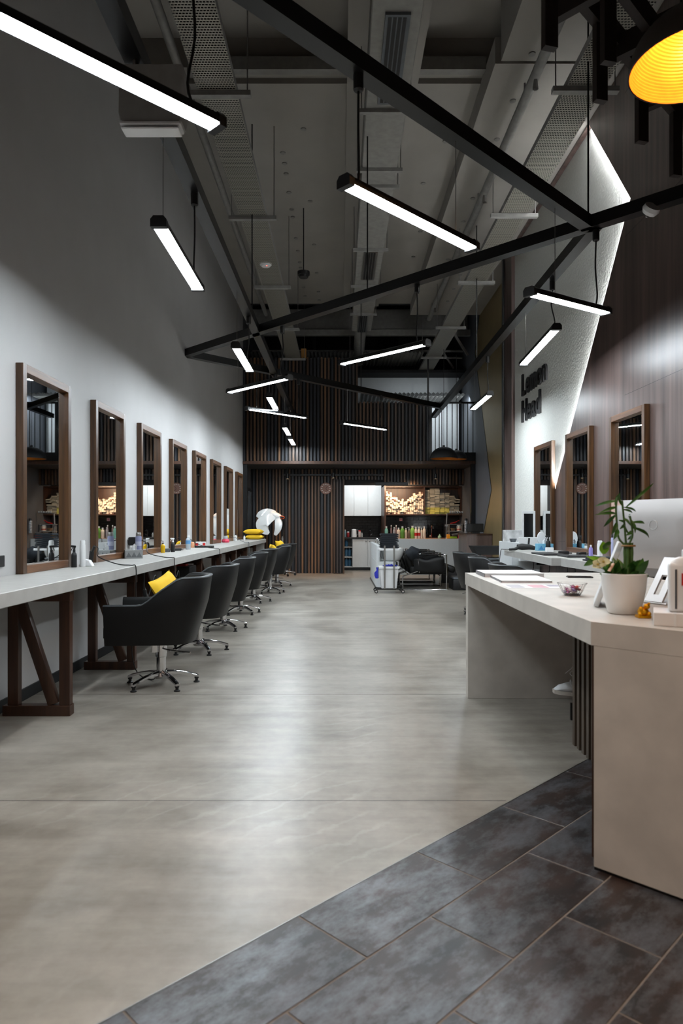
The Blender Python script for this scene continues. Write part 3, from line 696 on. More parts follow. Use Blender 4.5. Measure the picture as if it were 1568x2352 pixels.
# ------------------------------------------------------------------ barrel chairs
def barrel_chair(label, group):
    t = thing('salon_chair', label, 'chair', (0, 0, 0), 0, group)   # opens to -X, back at +X
    n = 44
    def plan(u, sx):                       # u in -1..1 around the U, sx = inset
        a = abs(u); s = 1 if u >= 0 else -1
        if a > 0.55:
            k = (a-0.55)/0.45; return (-0.36*k+0.03*(1-k), s*(0.30-sx))
        k = a/0.55; ph = k*PI/2
        e = 2/2.8
        return (0.03+(0.27-sx)*abs(math.cos(ph))**e, s*(0.30-sx)*abs(math.sin(ph))**e)
    def top(u):
        a = 1-abs(u); k = max(0, min(1, (a-0.29)/(0.60-0.29))); k = k*k*(3-2*k)
        return 0.655+0.20*k
    def P(u, z, inset):
        x, y = plan(u, inset); wb = max(0, min(1, (0.62-abs(u))/0.4))
        h = (z-0.35)
        tap = 0.87+0.13*min(1, h/0.30)
        return Vector((x*(tap if x > 0 else 1) + 0.17*h*wb, y*tap*(1+0.03*wb), z))
    rows = []; edge = []
    for i in range(n+1):
        u = -1+2*i/n; zt = top(u); th = 0.05
        rows.append([P(u, 0.35, 0.0), P(u, 0.36+0.25*(zt-0.35), -0.004), P(u, 0.35+0.6*(zt-0.35), -0.004), P(u, zt-0.02, 0.0), P(u, zt-0.005, 0.008),
                     P(u, zt, th*0.5), P(u, zt-0.005, th-0.008), P(u, zt-0.025, th), P(u, 0.35+0.6*(zt-0.35), th), P(u, 0.42, th), P(u, 0.36, th)])
        edge.append(P(u, zt-0.008, 0.002))
    bm = B(); R = grid(bm, rows, close=True); bm.faces.new(R[0]); bm.faces.new(R[-1][::-1])
    sh = ob('shell', bm, m_leather, t, ang=60)
    bm = B(); tube(bm, edge, 0.006, 6); ob('piping', bm, m_piping, sh)
    out = [P(-1+2*i/n, 0.36, 0.03) for i in range(n+1)]
    bm = B(); prism(bm, [(p.x, p.y) for p in out], 0.352, 0.40); ob('seat_pan', bm, m_leather, t)
    out = [P(-1+2*i/n, 0.40, 0.054) for i in range(n+1)]
    bm = B(); prism(bm, [(p.x-(0.02 if abs(p.x+0.36) < 0.01 else 0), p.y) for p in out], 0.40, 0.50)
    bmesh.ops.bevel(bm, geom=[e for e in bm.edges if abs(e.verts[0].co.z-0.5) < 1e-4 and abs(e.verts[1].co.z-0.5) < 1e-4], offset=0.025, segments=3, affect='EDGES')
    ob('seat_cushion', bm, m_leather, t)
    bm = B(); cyl(bm, (0, 0, 0), 0.036, 0.09, 0.352, 20); cyl(bm, (0, 0, 0), 0.043, 0.22, 0.352, 20, 0.003); ob('hydraulic_column', bm, m_chrome, t)
    bm = B(); tube(bm, smooth_path([(0.02, -0.04, 0.29), (0.06, -0.07, 0.285), (0.16, -0.10, 0.275), (0.24, -0.11, 0.27)], 3), 0.006, 6); box(bm, -0.06, -0.02, -0.05, 0.05, 0.26, 0.34); ob('pump_lever', bm, m_chrome, t)
    bm = B(); lathe(bm, [(0, 0.055), (0.05, 0.055), (0.062, 0.075), (0.055, 0.10), (0.04, 0.112), (0, 0.112)], n=20); ob('hub', bm, m_chrome, t)
    for k in range(5):
        a = 2*PI*k/5 + 0.32; d = Vector((math.cos(a), math.sin(a), 0))
        bm = B(); sd = Vector((-d.y, d.x, 0)); rows = []
        for r, z, w_, h_ in ((0.03, 0.098, 0.026, 0.030), (0.10, 0.096, 0.022, 0.026), (0.18, 0.083, 0.019, 0.022), (0.26, 0.060, 0.017, 0.022), (0.285, 0.050, 0.015, 0.02)):
            c = d*r; rows.append([c+sd*w_+Vector((0, 0, z-h_*0.5)), c+sd*w_+Vector((0, 0, z+h_*0.2)), c+sd*w_*0.4+Vector((0, 0, z+h_*0.5)), c-sd*w_*0.4+Vector((0, 0, z+h_*0.5)), c-sd*w_+Vector((0, 0, z+h_*0.2)), c-sd*w_+Vector((0, 0, z-h_*0.5))])
        R = grid(bm, rows, close=True); bm.faces.new(R[0]); bm.faces.new(R[-1][::-1])
        lg = ob('base_leg', bm, m_chrome, t, ang=50)
        bm = B(); lathe(bm, [(0, 0), (0.024, 0), (0.024, 0.008), (0.012, 0.014), (0.012, 0.028), (0.017, 0.032), (0.017, 0.042), (0, 0.042)], d*0.272, 14); ob('foot_glide', bm, m_blackm, lg)
    return t
GL = 'black leather salon chairs along the left counter'
ch = barrel_chair('black leather salon chair nearest the camera, with a yellow cushion in it', GL)
ch.location = (-1.385, 5.30, 0); ch.rotation_euler[2] = math.radians(3)
rots = [0, -4, 4, 7, -5, 10, -12]
labs = ['', 'black leather salon chair second from the camera on the left', 'black leather salon chair third from the camera on the left', 'black leather salon chair fourth from the camera on the left',
        'black leather salon chair fifth from the camera on the left', 'black leather salon chair sixth from the camera on the left, yellow cushion peeping over', 'farthest black leather salon chair on the left, yellow cushion on it']
for i in range(1, 7): dup(ch, (-1.385+(0.12 if i > 4 else 0), 5.30+1.41*i, 0), math.radians(rots[i]), labs[i])
GR = 'black leather salon chairs along the right counters'
dup(ch, (1.98, 9.55, 0), PI+math.radians(8), 'black leather salon chair farthest back on the right', GR)
dup(ch, (1.93, 8.20, 0), PI+math.radians(-10), 'black leather salon chair behind the reception desk, middle one on the right', GR)
dup(ch, (1.88, 6.78, 0), PI+math.radians(4), 'black leather salon chair closest to the reception desk, only its back rim showing', GR)
def cushion(lab, loc, rot, s=(0.40, 0.40, 0.13), group=None, m=None):
    bm = B(); n = 14; rows = []
    for i in range(n+1):
        u = -1+2*i/n; r = []
        for j in range(n+1):
            v = -1+2*j/n
            h = max(0.0, (1-u**4)*(1-v**4))**0.6
            pinch = 1-0.07*(1-abs(u)**2)*abs(v)**3; pin2 = 1-0.07*(1-abs(v)**2)*abs(u)**3
            r.append((u*s[0]/2*pin2, v*s[1]/2*pinch, h*s[2]/2))
        rows.append(r)
    grid(bm, rows); grid(bm, [[(p[0], p[1], -p[2]) for p in r] for r in rows])
    bmesh.ops.remove_doubles(bm, verts=bm.verts[:], dist=0.0005)
    o = ob('cushion', bm, m or m_yellow, ang=80); o.location = loc; o.rotation_euler = rot
    tag(o, lab, 'cushion', group); return o
cushion('yellow cushion leaning in the nearest left salon chair', (-1.30, 5.30, 0.675), (0.35, math.radians(60), 0.15), (0.40, 0.40, 0.09))
cushion('yellow cushion in the sixth left salon chair', (-1.17, 12.35, 0.71), (0, math.radians(66), 0.2), (0.38, 0.38, 0.12))
cushion('yellow cushion in the farthest left salon chair', (-1.17, 13.76, 0.74), (0, math.radians(66), -0.2), (0.38, 0.40, 0.12))
cushion('lower yellow cushion of the pile at the end of the left counter', (-1.90, 15.25, HC+0.055), (0, 0, 0.05), (0.40, 0.42, 0.11), 'yellow cushion pile')
cushion('upper yellow cushion of the pile at the end of the left counter', (-1.92, 15.25, HC+0.172), (0, 0, -0.08), (0.40, 0.42, 0.12), 'yellow cushion pile')

# ------------------------------------------------------------------ small things: builders
def bottle(lab, x, y, z0, r, h, body, cap=None, style='pump', cat='bottle', group=None, band=None, name='bottle'):
    t = thing(name, lab, cat, (x, y, z0), random.uniform(-.5, .5), group)
    bh = h*(0.72 if style in ('pump', 'spray') else (0.85 if style == 'aerosol' else 0.88))
    bm = B()
    if style == 'aerosol': lathe(bm, [(0, 0), (r*0.95, 0), (r, 0.004), (r, bh-0.01), (r*0.9, bh), (0, bh)], n=18)
    elif style == 'square': box(bm, -r, r, -r*0.7, r*0.7, 0, bh, r*0.2, 2); cyl(bm, (0, 0, 0), r*0.35, bh, bh+0.006, 12)
    else: lathe(bm, [(0, 0), (r*0.93, 0), (r, 0.006), (r, bh*0.72), (r*0.86, bh*0.86), (r*0.42, bh*0.96), (r*0.40, bh), (0, bh)], n=18)
    ob('body', bm, body, t)
    cap = cap or body
    bm = B()
    if style == 'aerosol': lathe(bm, [(0, bh-0.002), (r*0.88, bh-0.002), (r*0.88, h-0.012), (r*0.7, h), (0, h)], n=18); ob('cap', bm, cap, t)
    elif style == 'pump':
        cyl(bm, (0, 0, 0), r*0.45, bh, bh+h*0.08, 12); cyl(bm, (0, 0, 0), r*0.14, bh+h*0.08, h*0.96, 8); bar(bm, (r*0.25, 0, h*0.95), (-r*0.9, 0, h*0.97), r*0.3, r*0.24); ob('pump', bm, cap, t)
    elif style == 'spray':
        cyl(bm, (0, 0, 0), r*0.5, bh-0.004, bh+h*0.06, 12); bar(bm, (r*0.7, 0, h*0.93), (-r*1.15, 0, h*0.95), r*0.6, h*0.10, 0.003); bar(bm, (0, 0, bh), (r*0.2, 0, h*0.94), r*0.5, r*0.6); bar(bm, (-r*0.55, 0, h*0.9), (-r*1.1, 0, h*0.76), r*0.2, r*0.2); ob('spray_trigger', bm, cap, t)
    else: cyl(bm, (0, 0, 0), r*0.46, bh-0.002, h, 14, 0.001); ob('cap', bm, cap, t)
    if band:
        bm = B(); k0, k1 = band[1], band[2]
        if style == 'square': box(bm, -r*0.8, r*0.8, -r*0.72, -r*0.70, bh*k0, bh*k1)
        else: lathe(bm, [(r*1.006, bh*k0), (r*1.012, bh*k0), (r*1.012, bh*k1), (r*1.006, bh*k1)], n=18)
        ob('label_band', bm, band[0], t)
    return t
def tissue_box(lab, x, y, z0, w, d, h, m, rz=0.0, print_m=None):
    t = thing('tissue_box', lab, 'tissue box', (x, y, z0), rz)
    bm = B(); box(bm, -w/2, w/2, -d/2, d/2, 0, h, 0.002); ob('carton', bm, m, t)
    if print_m:
        for k in range(3):
            bm = B(); prism(bm, [(-w*0.46+k*w*0.3, h*0.15), (-w*0.30+k*w*0.3, h*0.75), (-w*0.14+k*w*0.3, h*0.15)], -d/2-0.0012, -d/2-0.0002, 'y'); ob('printed_peak', bm, print_m, t)
    bm = B(); rows = []
    for i in range(7):
        a = i/6; rows.append([(-0.03+0.06*a, 0.012*math.sin(a*9), h-0.002), (-0.022+0.05*a, 0.016*math.sin(a*9+1), h+0.03), (-0.012+0.034*a+0.012, 0.01*math.sin(a*9+2), h+0.055+0.01*math.sin(a*7))])
    grid(bm, rows); o = ob('tissue', bm, m_whitep, t)
    return t
def cord(lab, pts, r=0.0045, m=None, k=5, name='power_cord'):
    bm = B(); tube(bm, smooth_path(pts, k), r, 6); o = ob(name, bm, m or m_blackm); tag(o, lab, 'cord'); return o
def P9(x, y): a = ct(x, y); return Vector((a[0], a[1], HC))

# left counter products
a = P9(170, 1303); bottle('black spray bottle beside the nearest left mirror', a.x, a.y, HC, 0.022, 0.178, m_blackm, m_blackm, 'spray', 'spray bottle', name='spray_bottle')
a = P9(181, 1302); bottle('tall white aerosol can beside the nearest left mirror', a.x+0.02, a.y+0.03, HC, 0.023, 0.215, m_whitep, m_whitep, 'aerosol', 'spray can', name='aerosol_can')
a = P9(198, 1301)
t = thing('tissue_packet', 'white crumpled packet beside the tall white aerosol can', 'packet', (a.x-0.01, a.y+0.03, HC)); bm = B(); prism(bm, [(-0.05, 0), (0.06, 0), (0.03, 0.05), (-0.04, 0.065)], -0.03, 0.03, 'y'); bmesh.ops.bevel(bm, geom=bm.edges[:], offset=0.004, segments=1, affect='EDGES'); ob('packet', bm, m_whitep, t)
# hair straightener in a wall clip between first two mirrors
t = thing('hair_straightener', 'black straightening iron standing upright between the first two left mirrors', 'hair tool', (WL+0.05, 6.0, HC))
bm = B(); bar(bm, (0, 0, 0.0), (0.02, -0.02, 0.11), 0.03, 0.035, 0.006); ob('handle', bm, m_blackm, t)
bm = B(); bar(bm, (0.02, -0.02, 0.10), (0.06, -0.07, 0.155), 0.02, 0.024, 0.005); ob('neck', bm, m_blackm, t)
cord('black cord looping over the nearest stretch of the left counter', [(WL+0.11, 5.92, HC+0.155), (WL+0.17, 5.85, HC+0.14), (-2.05, 5.80, HC+0.07), (-1.86, 5.72, HC+0.012), (-1.73, 5.66, HC+0.006), (-1.688, 5.655, HC-0.01), (-1.69, 5.66, 0.7), (-1.70, 5.68, 0.45), (-1.72, 5.65, 0.2), (-1.66, 5.6, 0.03), (-1.5, 5.45, 0.006), (-1.42, 5.36, 0.07)])
t = thing('cable_plugs', 'black plugs and coiled leads hanging under the counter beside the second trestle', 'cable', (-1.72, 6.0, 0.62))
bm = B(); tube(bm, smooth_path([(0, 0, 0.2), (0.0, 0.02, 0.05), (0.02, 0.05, -0.02), (0.05, 0.1, 0.12), (0.06, 0.16, 0.16), (0.05, 0.2, 0.0), (0.04, 0.21, -0.12)], 4), 0.006, 6); ob('lead', bm, m_blackm, t)
bm = B(); bar(bm, (0, 0.02, 0.05), (0.01, 0.03, -0.08), 0.03, 0.03, 0.006); ob('plug', bm, m_blackm, t)
a = P9(296, 1283); tissue_box('silver tissue box with grey mountain print in front of the second left mirror', a.x+0.03, a.y+0.06, HC, 0.17, 0.11, 0.085, col(150, 152, 152, 0.35), 0.35, col(104, 108, 110))
a = P9(316, 1281); bottle('lilac hairspray can next to the silver tissue box', a.x, a.y+0.03, HC, 0.031, 0.262, col(142, 146, 182), m_steel, 'aerosol', 'spray can', name='aerosol_can', band=(col(190, 194, 214), 0.55, 0.75))
t = thing('tool_holder', 'black hair tool holder on the left wall behind the lilac can', 'holder', (WL+0.01, 7.25, HC+0.12)); bm = B(); box(bm, 0, 0.1, -0.06, 0.06, 0, 0.09, 0.01); ob('cup', bm, m_blackm, t); bm = B(); tube(bm, [(0.05, 0, 0.0), (0.04, 0.0, -0.119)], 0.012, 8); ob('stem', bm, m_blackm, t)
cord('black cord crossing the left counter past the lilac can', [(WL+0.12, 7.22, HC+0.19), (WL+0.22, 7.15, HC+0.14), (-1.98, 7.05, HC+0.05), (-1.80, 7.0, HC+0.008), (-1.705, 6.97, HC+0.004), (-1.688, 6.97, HC-0.01), (-1.69, 6.98, 0.76), (-1.69, 7.05, 0.70), (-1.68, 7.12, 0.76), (-1.69, 7.18, 0.68)])
a = P9(374, 1270); bottle('yellow oil bottle with black pump in front of the third left mirror', a.x, a.y, HC, 0.026, 0.15, col(206, 164, 8, 0.15), m_blackm, 'pump')
a = P9(366, 1268); bottle('slim peach bottle behind the yellow oil bottle', a.x-0.05, a.y+0.1, HC, 0.018, 0.17, col(222, 172, 120), m_blackm, 'cap')
a = P9(383, 1262); bottle('white bottle with purple band beside the yellow oil bottle', a.x-0.02, a.y+0.10, HC, 0.02, 0.165, m_whitep, m_whitep, 'cap', band=(col(120, 40, 110), 0.3, 0.5))
a = P9(384, 1268); t = thing('hair_clip_box', 'small grey plastic box between the yellow bottle and black sprayer', 'box', (a.x+0.0, a.y, HC)); bm = B(); box(bm, -0.03, 0.03, -0.03, 0.03, 0, 0.045, 0.004); ob('box', bm, m_grey, t)
a = P9(394, 1268); bottle('black bottle with a white spray head on the left counter', a.x+0.01, a.y+0.02, HC, 0.026, 0.175, m_blackm, m_whitep, 'spray', 'spray bottle', name='spray_bottle')
a = P9(402, 1265)
t = thing('hair_clipper', 'small black clipper lying in front of the white-headed sprayer', 'hair clipper', (a.x+0.03, a.y, HC), 0.6); bm = B(); box(bm, -0.06, 0.05, -0.018, 0.018, 0, 0.032, 0.008, 2); ob('body', bm, m_blackm, t); bm = B(); box(bm, 0.05, 0.075, -0.02, 0.02, 0.006, 0.026, 0.002); ob('blade', bm, m_steel, t)
for i, (x, y, lb) in enumerate(((412, 1256, 'clear water bottle with blue label in front of the fourth left mirror'), (432, 1262, 'clear water bottle with blue label standing nearer the counter edge'))):
    a = P9(x, y); bottle(lb, a.x, a.y, HC, 0.034, 0.19, m_pet, m_whitep, 'cap', band=(col(90, 150, 200), 0.45, 0.75), name='water_bottle')
a = P9(445, 1254); bottle('lilac hairspray can behind the second water bottle', a.x-0.05, a.y+0.1, HC, 0.031, 0.262, col(142, 146, 182), m_steel, 'aerosol', 'spray can', name='aerosol_can')
a = P9(441, 1258); bottle('peach jar beside the red and white box', a.x, a.y+0.02, HC, 0.03, 0.10, col(232, 170, 130), m_blackm, 'cap', 'jar', name='jar')
a = P9(455, 1256); t = thing('product_box', 'red and white carton on the left counter', 'box', (a.x+0.03, a.y+0.05, HC), 0.2); bm = B(); box(bm, -0.08, 0.08, -0.05, 0.05, 0, 0.075, 0.002); ob('carton', bm, m_whitep, t)
for k in (-0.06, 0.045):
    bm = B(); box(bm, k-0.018, k+0.022, -0.0515, -0.0502, 0.02, 0.06); ob('red_panel', bm, m_red, t)
a = P9(466, 1258); t = thing('hair_straightener', 'black flat iron lying along the counter before the red and white box', 'hair tool', (a.x+0.02, a.y, HC), 0.15)
for z, nm in ((0.0, 'lower_arm'), (0.016, 'upper_arm')):
    bm = B(); box(bm, -0.14, 0.14, -0.015, 0.015, z, z+0.014, 0.004); ob(nm, bm, m_blackm, t)
a = P9(481, 1249); bottle('teal bottle on the left counter by the fifth mirror', a.x, a.y+0.03, HC, 0.028, 0.20, col(0, 140, 136), col(20, 120, 118), 'aerosol')
a = P9(475, 1248); bottle('black bottle beside the teal bottle', a.x-0.03, a.y+0.05, HC, 0.026, 0.18, m_blackm, m_whitep, 'aerosol')
cord('black cord draped over the left counter by the fifth mirror', [(-2.17, 9.75, HC+0.16), (-2.05, 9.7, HC+0.08), (-1.87, 9.6, HC+0.02), (-1.75, 9.58, HC+0.006), (-1.688, 9.58, HC-0.01), (-1.69, 9.6, 0.78), (-1.68, 9.62, 0.69)])
for x, y, lb in ((493, 1245, 'pink hair clip jar with clear lid, left one of two'), (518, 1246, 'pink hair clip jar with clear lid, right one of two')):
    a = P9(x, y); t = thing('clip_jar', lb, 'jar', (a.x, a.y, HC), 0, 'pink clip jars')
    bm = B(); lathe(bm, [(0, 0), (0.065, 0), (0.075, 0.03), (0.06, 0.06), (0.045, 0.07), (0, 0.07)], n=8); ob('base', bm, col(228, 70, 96), t)
    bm = B(); lathe(bm, [(0, 0.07), (0.042, 0.07), (0.042, 0.11), (0.03, 0.125), (0, 0.125)], n=14); ob('lid', bm, m_pet, t)
a = P9(540, 1243); bottle('small white bottle on the left counter near the seventh mirror', a.x, a.y+0.05, HC, 0.03, 0.14, m_whitep, m_blackm, 'cap')
a = P9(561, 1241); bottle('tiny white bottle near the yellow cushions', a.x, a.y, HC, 0.022, 0.10, m_whitep, m_whitep, 'cap')
cord('grey cord lying over the far end of the left counter', [(-2.1, 13.2, HC+0.1), (-1.95, 13.0, HC+0.07), (-1.8, 12.8, HC+0.01), (-1.705, 12.7, HC+0.006), (-1.688, 12.7, HC-0.01), (-1.69, 12.72, 0.70)], m=m_grey)
# tool tray hanging on the trolley below the counter
t = thing('tool_trolley', 'black rolling tool trolley tucked under the left counter', 'trolley', (-1.95, 8.3, 0))
bm = B(); box(bm, -0.17, 0.17, -0.18, 0.18, 0.60, 0.74, 0.01); ob('top_tray', bm, m_blackm, t)
bm = B(); box(bm, -0.16, 0.16, -0.17, 0.17, 0.14, 0.42, 0.01); ob('drawer_block', bm, m_blackm, t)
for sx in (-0.15, 0.15):
    for sy in (-0.16, 0.16):
        bm = B(); tube(bm, [(sx, sy, 0.05), (sx, sy, 0.62)], 0.01, 8); ob('upright', bm, m_steel, t)
        bm = B(); M = Matrix.Translation((sx, sy, 0.028)) @ Matrix.Rotation(PI/2, 4, 'X'); lathe(bm, [(0, -0.012), (0.028, -0.012), (0.028, 0.012), (0, 0.012)], n=14, M=M); ob('caster', bm, m_blackm, t)
bm = B(); box(bm, -0.05, 0.1, -0.1, 0.05, 0.735, 0.765, 0.004); ob('red_clips', bm, m_red, t)
# wall socket
bm = B(); box(bm, WL, WL+0.012, 4.36, 4.545, 0.965, 1.04, 0.003); o = ob('wall_socket', bm, m_blackm); tag(o, 'black socket plate on the left wall at the photo edge', 'socket')

# ------------------------------------------------------------------ hooded dryer on its stand at the back left
t = thing('hood_dryer', 'white petal-armed hair processor on a black pole at the back left', 'hair dryer', (-1.38, 16.45, 0))
bm = B(); tube(bm, [(0, 0, 0.09), (0, 0, 1.16)], 0.022, 12); ob('pole', bm, m_black, t)
bm = B(); tube(bm, [(0, 0, 0.5), (0, 0, 0.95)], 0.027, 12); ob('chrome_sleeve', bm, m_chrome, t)
bm = B(); tube(bm, smooth_path([(0, 0, 1.10), (0.03, -0.02, 1.28), (-0.03, -0.02, 1.42)], 4), 0.024, 10); ob('arm', bm, m_black, t)
for k in range(5):
    a = 2*PI*k/5+0.2; d = Vector((math.cos(a), math.sin(a), 0))
    bm = B(); tube(bm, [d*0.03+Vector((0, 0, 0.11)), d*0.18+Vector((0, 0, 0.10)), d*0.31+Vector((0, 0, 0.075))], [0.024, 0.02, 0.013], 8); lg = ob('base_leg', bm, m_chrome, t)
    bm = B(); M = Matrix.Translation(d*0.305+Vector((0, 0, 0.03))) @ Matrix.Rotation(a, 4, 'Z') @ Matrix.Rotation(PI/2, 4, 'X'); lathe(bm, [(0, -0.015), (0.03, -0.015), (0.03, 0.015), (0, 0.015)], n=14, M=M); ob('caster', bm, m_blackm, lg)
bm = B(); sph(bm, (-0.16, -0.02, 1.44), 0.16, (1.15, 0.9, 0.55), 20, 12, Matrix.Rotation(0.42, 4, 'Y')); ob('hood_body', bm, m_ceram, t)
bm = B(); sph(bm, (-0.02, -0.09, 1.40), 0.05, (1.3, 0.7, 0.7)); ob('control_panel', bm, m_black, t)
bm = B(); tube(bm, [(-0.02+0.075*math.cos(2*PI*k/16), -0.125, 1.40+0.035*math.sin(2*PI*k/16)) for k in range(16)], 0.008, 6, closed=True); ob('orange_trim', bm, col(226, 92, 48), t)
def petal(pts, ws, nm='petal'):
    pts = smooth_path(pts, 5); n = len(pts); rows = []
    wsn = [ws[0]+(ws[1]-ws[0])*math.sin(PI*min(1, i/(n-1)*0.9+0.1))+0*i for i in range(n)]
    for i, p in enumerate(pts):
        a = pts[max(i-1, 0)]; b = pts[min(i+1, n-1)]; d = (b-a).normalized(); sdv = d.cross(Vector((0, -1, 0.25))).normalized(); nn = d.cross(sdv)
        w_ = wsn[i]; rows.append([p+sdv*w_, p+sdv*w_*0.5+nn*0.022, p-sdv*w_*0.5+nn*0.022, p-sdv*w_, p-sdv*w_*0.5-nn*0.008, p+sdv*w_*0.5-nn*0.008])
    bm = B(); R = grid(bm, rows, close=True); bm.faces.new(R[0]); bm.faces.new(R[-1][::-1]); ob(nm, bm, m_ceram, t, ang=60)
petal([(-0.16, -0.02, 1.50), (-0.34, -0.10, 1.53), (-0.50, -0.16, 1.48), (-0.58, -0.18, 1.40)], (0.04, 0.09))
petal([(-0.18, -0.14, 1.44), (-0.34, -0.24, 1.36), (-0.46, -0.28, 1.24), (-0.40, -0.27, 1.10), (-0.30, -0.24, 1.02)], (0.03, 0.15))
petal([(-0.12, -0.12, 1.40), (-0.08, -0.22, 1.26), (-0.09, -0.24, 1.12), (-0.16, -0.22, 0.98)], (0.03, 0.085))
petal([(-0.10, 0.06, 1.42), (-0.06, 0.14, 1.28), (-0.08, 0.17, 1.14), (-0.14, 0.16, 1.04)], (0.03, 0.05))
petal([(-0.22, 0.08, 1.46), (-0.36, 0.16, 1.38), (-0.42, 0.19, 1.25), (-0.38, 0.18, 1.12)], (0.03, 0.055))

# ------------------------------------------------------------------ clock, spots, camera, air conditioner, pendants
p = px(748, 1122, YW-0.035)
t = thing('wall_clock', 'round dusky pink wall clock on the dark slatted wall', 'clock', p)
M = Matrix.Rotation(PI/2, 4, 'X')
bm = B(); lathe(bm, [(0, 0), (0.145, 0), (0.145, 0.022), (0.135, 0.026), (0, 0.026)], n=36, M=M); ob('dial', bm, col(150, 112, 100, 0.5), t)
for k, n_ in ((12, 0), (1, 1), (2, 2), (3, 3), (4, 4), (5, 5), (6, 6), (7, 7), (8, 8), (9, 9), (10, 10), (11, 11)):
    a = PI/2-2*PI*n_/12; c = Vector((0.105*math.cos(a), -0.0275, 0.105*math.sin(a)))
    bm = B(); box(bm, c.x-0.018, c.x+0.018, c.y, c.y+0.002, c.z-0.010, c.z+0.010); ob('numeral_block', bm, col(226, 214, 204), t)
for a, L in ((0.9, 0.07), (-1.0, 0.09)):
    bm = B(); bar(bm, (0, -0.029, 0), (L*math.cos(a), -0.029, L*math.sin(a)), 0.004, 0.008); ob('clock_hand', bm, m_blackm, t)
for i, (x, y, lb) in enumerate(((660, 1100, 'small black ceiling spot above the hood dryer'), (765, 1098, 'small black ceiling spot above the sliding door'), (1000, 1100, 'small black ceiling spot above the bottle counter'))):
    p = px(x, y, 16.6); t = thing('ceiling_spot', lb, 'light', p, 0, 'spots under the mezzanine')
    bm = B(); lathe(bm, [(0.034, 0.0), (0.04, 0.0), (0.04, 0.12), (0.02, 0.13), (0, 0.13)], n=16); ob('cylinder_housing', bm, m_black, t)
    bm = B(); tube(bm, [(0, 0, 0.12), (0, 0, 2.63-p.z)], 0.01, 8); ob('stem', bm, m_black, t)
    bm = B(); lathe(bm, [(0, 0.006), (0.033, 0.006), (0.033, 0.012), (0, 0.012)], n=16); ob('lens', bm, m_spot, t)
    l = bpy.data.lights.new('spot_glow', 'SPOT'); l.energy = (24, 26, 16)[i]*WARM; l.color = (1.0, 0.58, 0.28); l.spot_size = math.radians(75); l.spot_blend = 0.8; l.shadow_soft_size = 0.03
    lo = bpy.data.objects.new('spot_glow', l); C.objects.link(lo); lo.parent = t; lo.location = (0, 0, -0.012)
# security camera on the beam
p = px(1494, 482, 5.22)
t = thing('security_camera', 'white dome security camera on the black beam at right', 'camera', p)
bm = B(); lathe(bm, [(0, 0.03), (0.06, 0.03), (0.066, 0.0), (0.05, -0.03), (0, -0.045)], n=24, M=Matrix.Rotation(0.9, 4, 'X') @ Matrix.Rotation(0.2, 4, 'Y')); ob('dome', bm, m_whitep, t)
M = Matrix.Rotation(0.95, 4, 'X')
bm = B(); lathe(bm, [(0, -0.052), (0.018, -0.052), (0.026, -0.04), (0.026, -0.03), (0, -0.03)], n=16, M=M); ob('lens', bm, m_blackm, t)
bm = B(); bar(bm, (0, 0.02, 0.0), (0.02, 0.07, 0.0), 0.05, 0.05); ob('bracket', bm, m_whitep, t)
# air conditioner hung near the left wall
t = thing('air_conditioner', 'pale air conditioner hung under the left black beam behind the largest LED batten', 'air conditioner', (-0.985, 3.55, 3.30))
bm = B(); rows = []
for yy, s in ((0, 0.96), (0.015, 1.0), (0.11, 1.0)):
    rows.append([(-0.165*s, yy, 0.34), (-0.170*s, yy, 0.10), (-0.160*s, yy, 0.05), (-0.085*s, yy, 0.036), (0.0, yy, 0.032), (0.085*s, yy, 0.036), (0.160*s, yy, 0.05), (0.170*s, yy, 0.10), (0.165*s, yy, 0.34)])
R = grid(bm, rows, close=True); bm.faces.new(R[0]); bm.faces.new(R[-1][::-1]); ob('casing', bm, m_pipe, t)
bm = B(); box(bm, -0.15, 0.15, -0.012, 0.075, 0.0, 0.012, 0.004); ob('air_vane', bm, m_whitep, t)
bm = B(); box(bm, -0.158, 0.158, -0.010, 0.09, 0.022, 0.042, 0.005); ob('rim', bm, m_whitep, t)
bm = B(); box(bm, -0.02, 0.02, 0.02, 0.06, 0.01, 0.03); ob('vane_hinge', bm, m_whitep, t)
for y in (0.03, 0.08):
    bm = B(); tube(bm, [(-0.09, y, 0.33), (-0.09, y, 0.379)], 0.01, 6); ob('bracket', bm, m_steel, t)
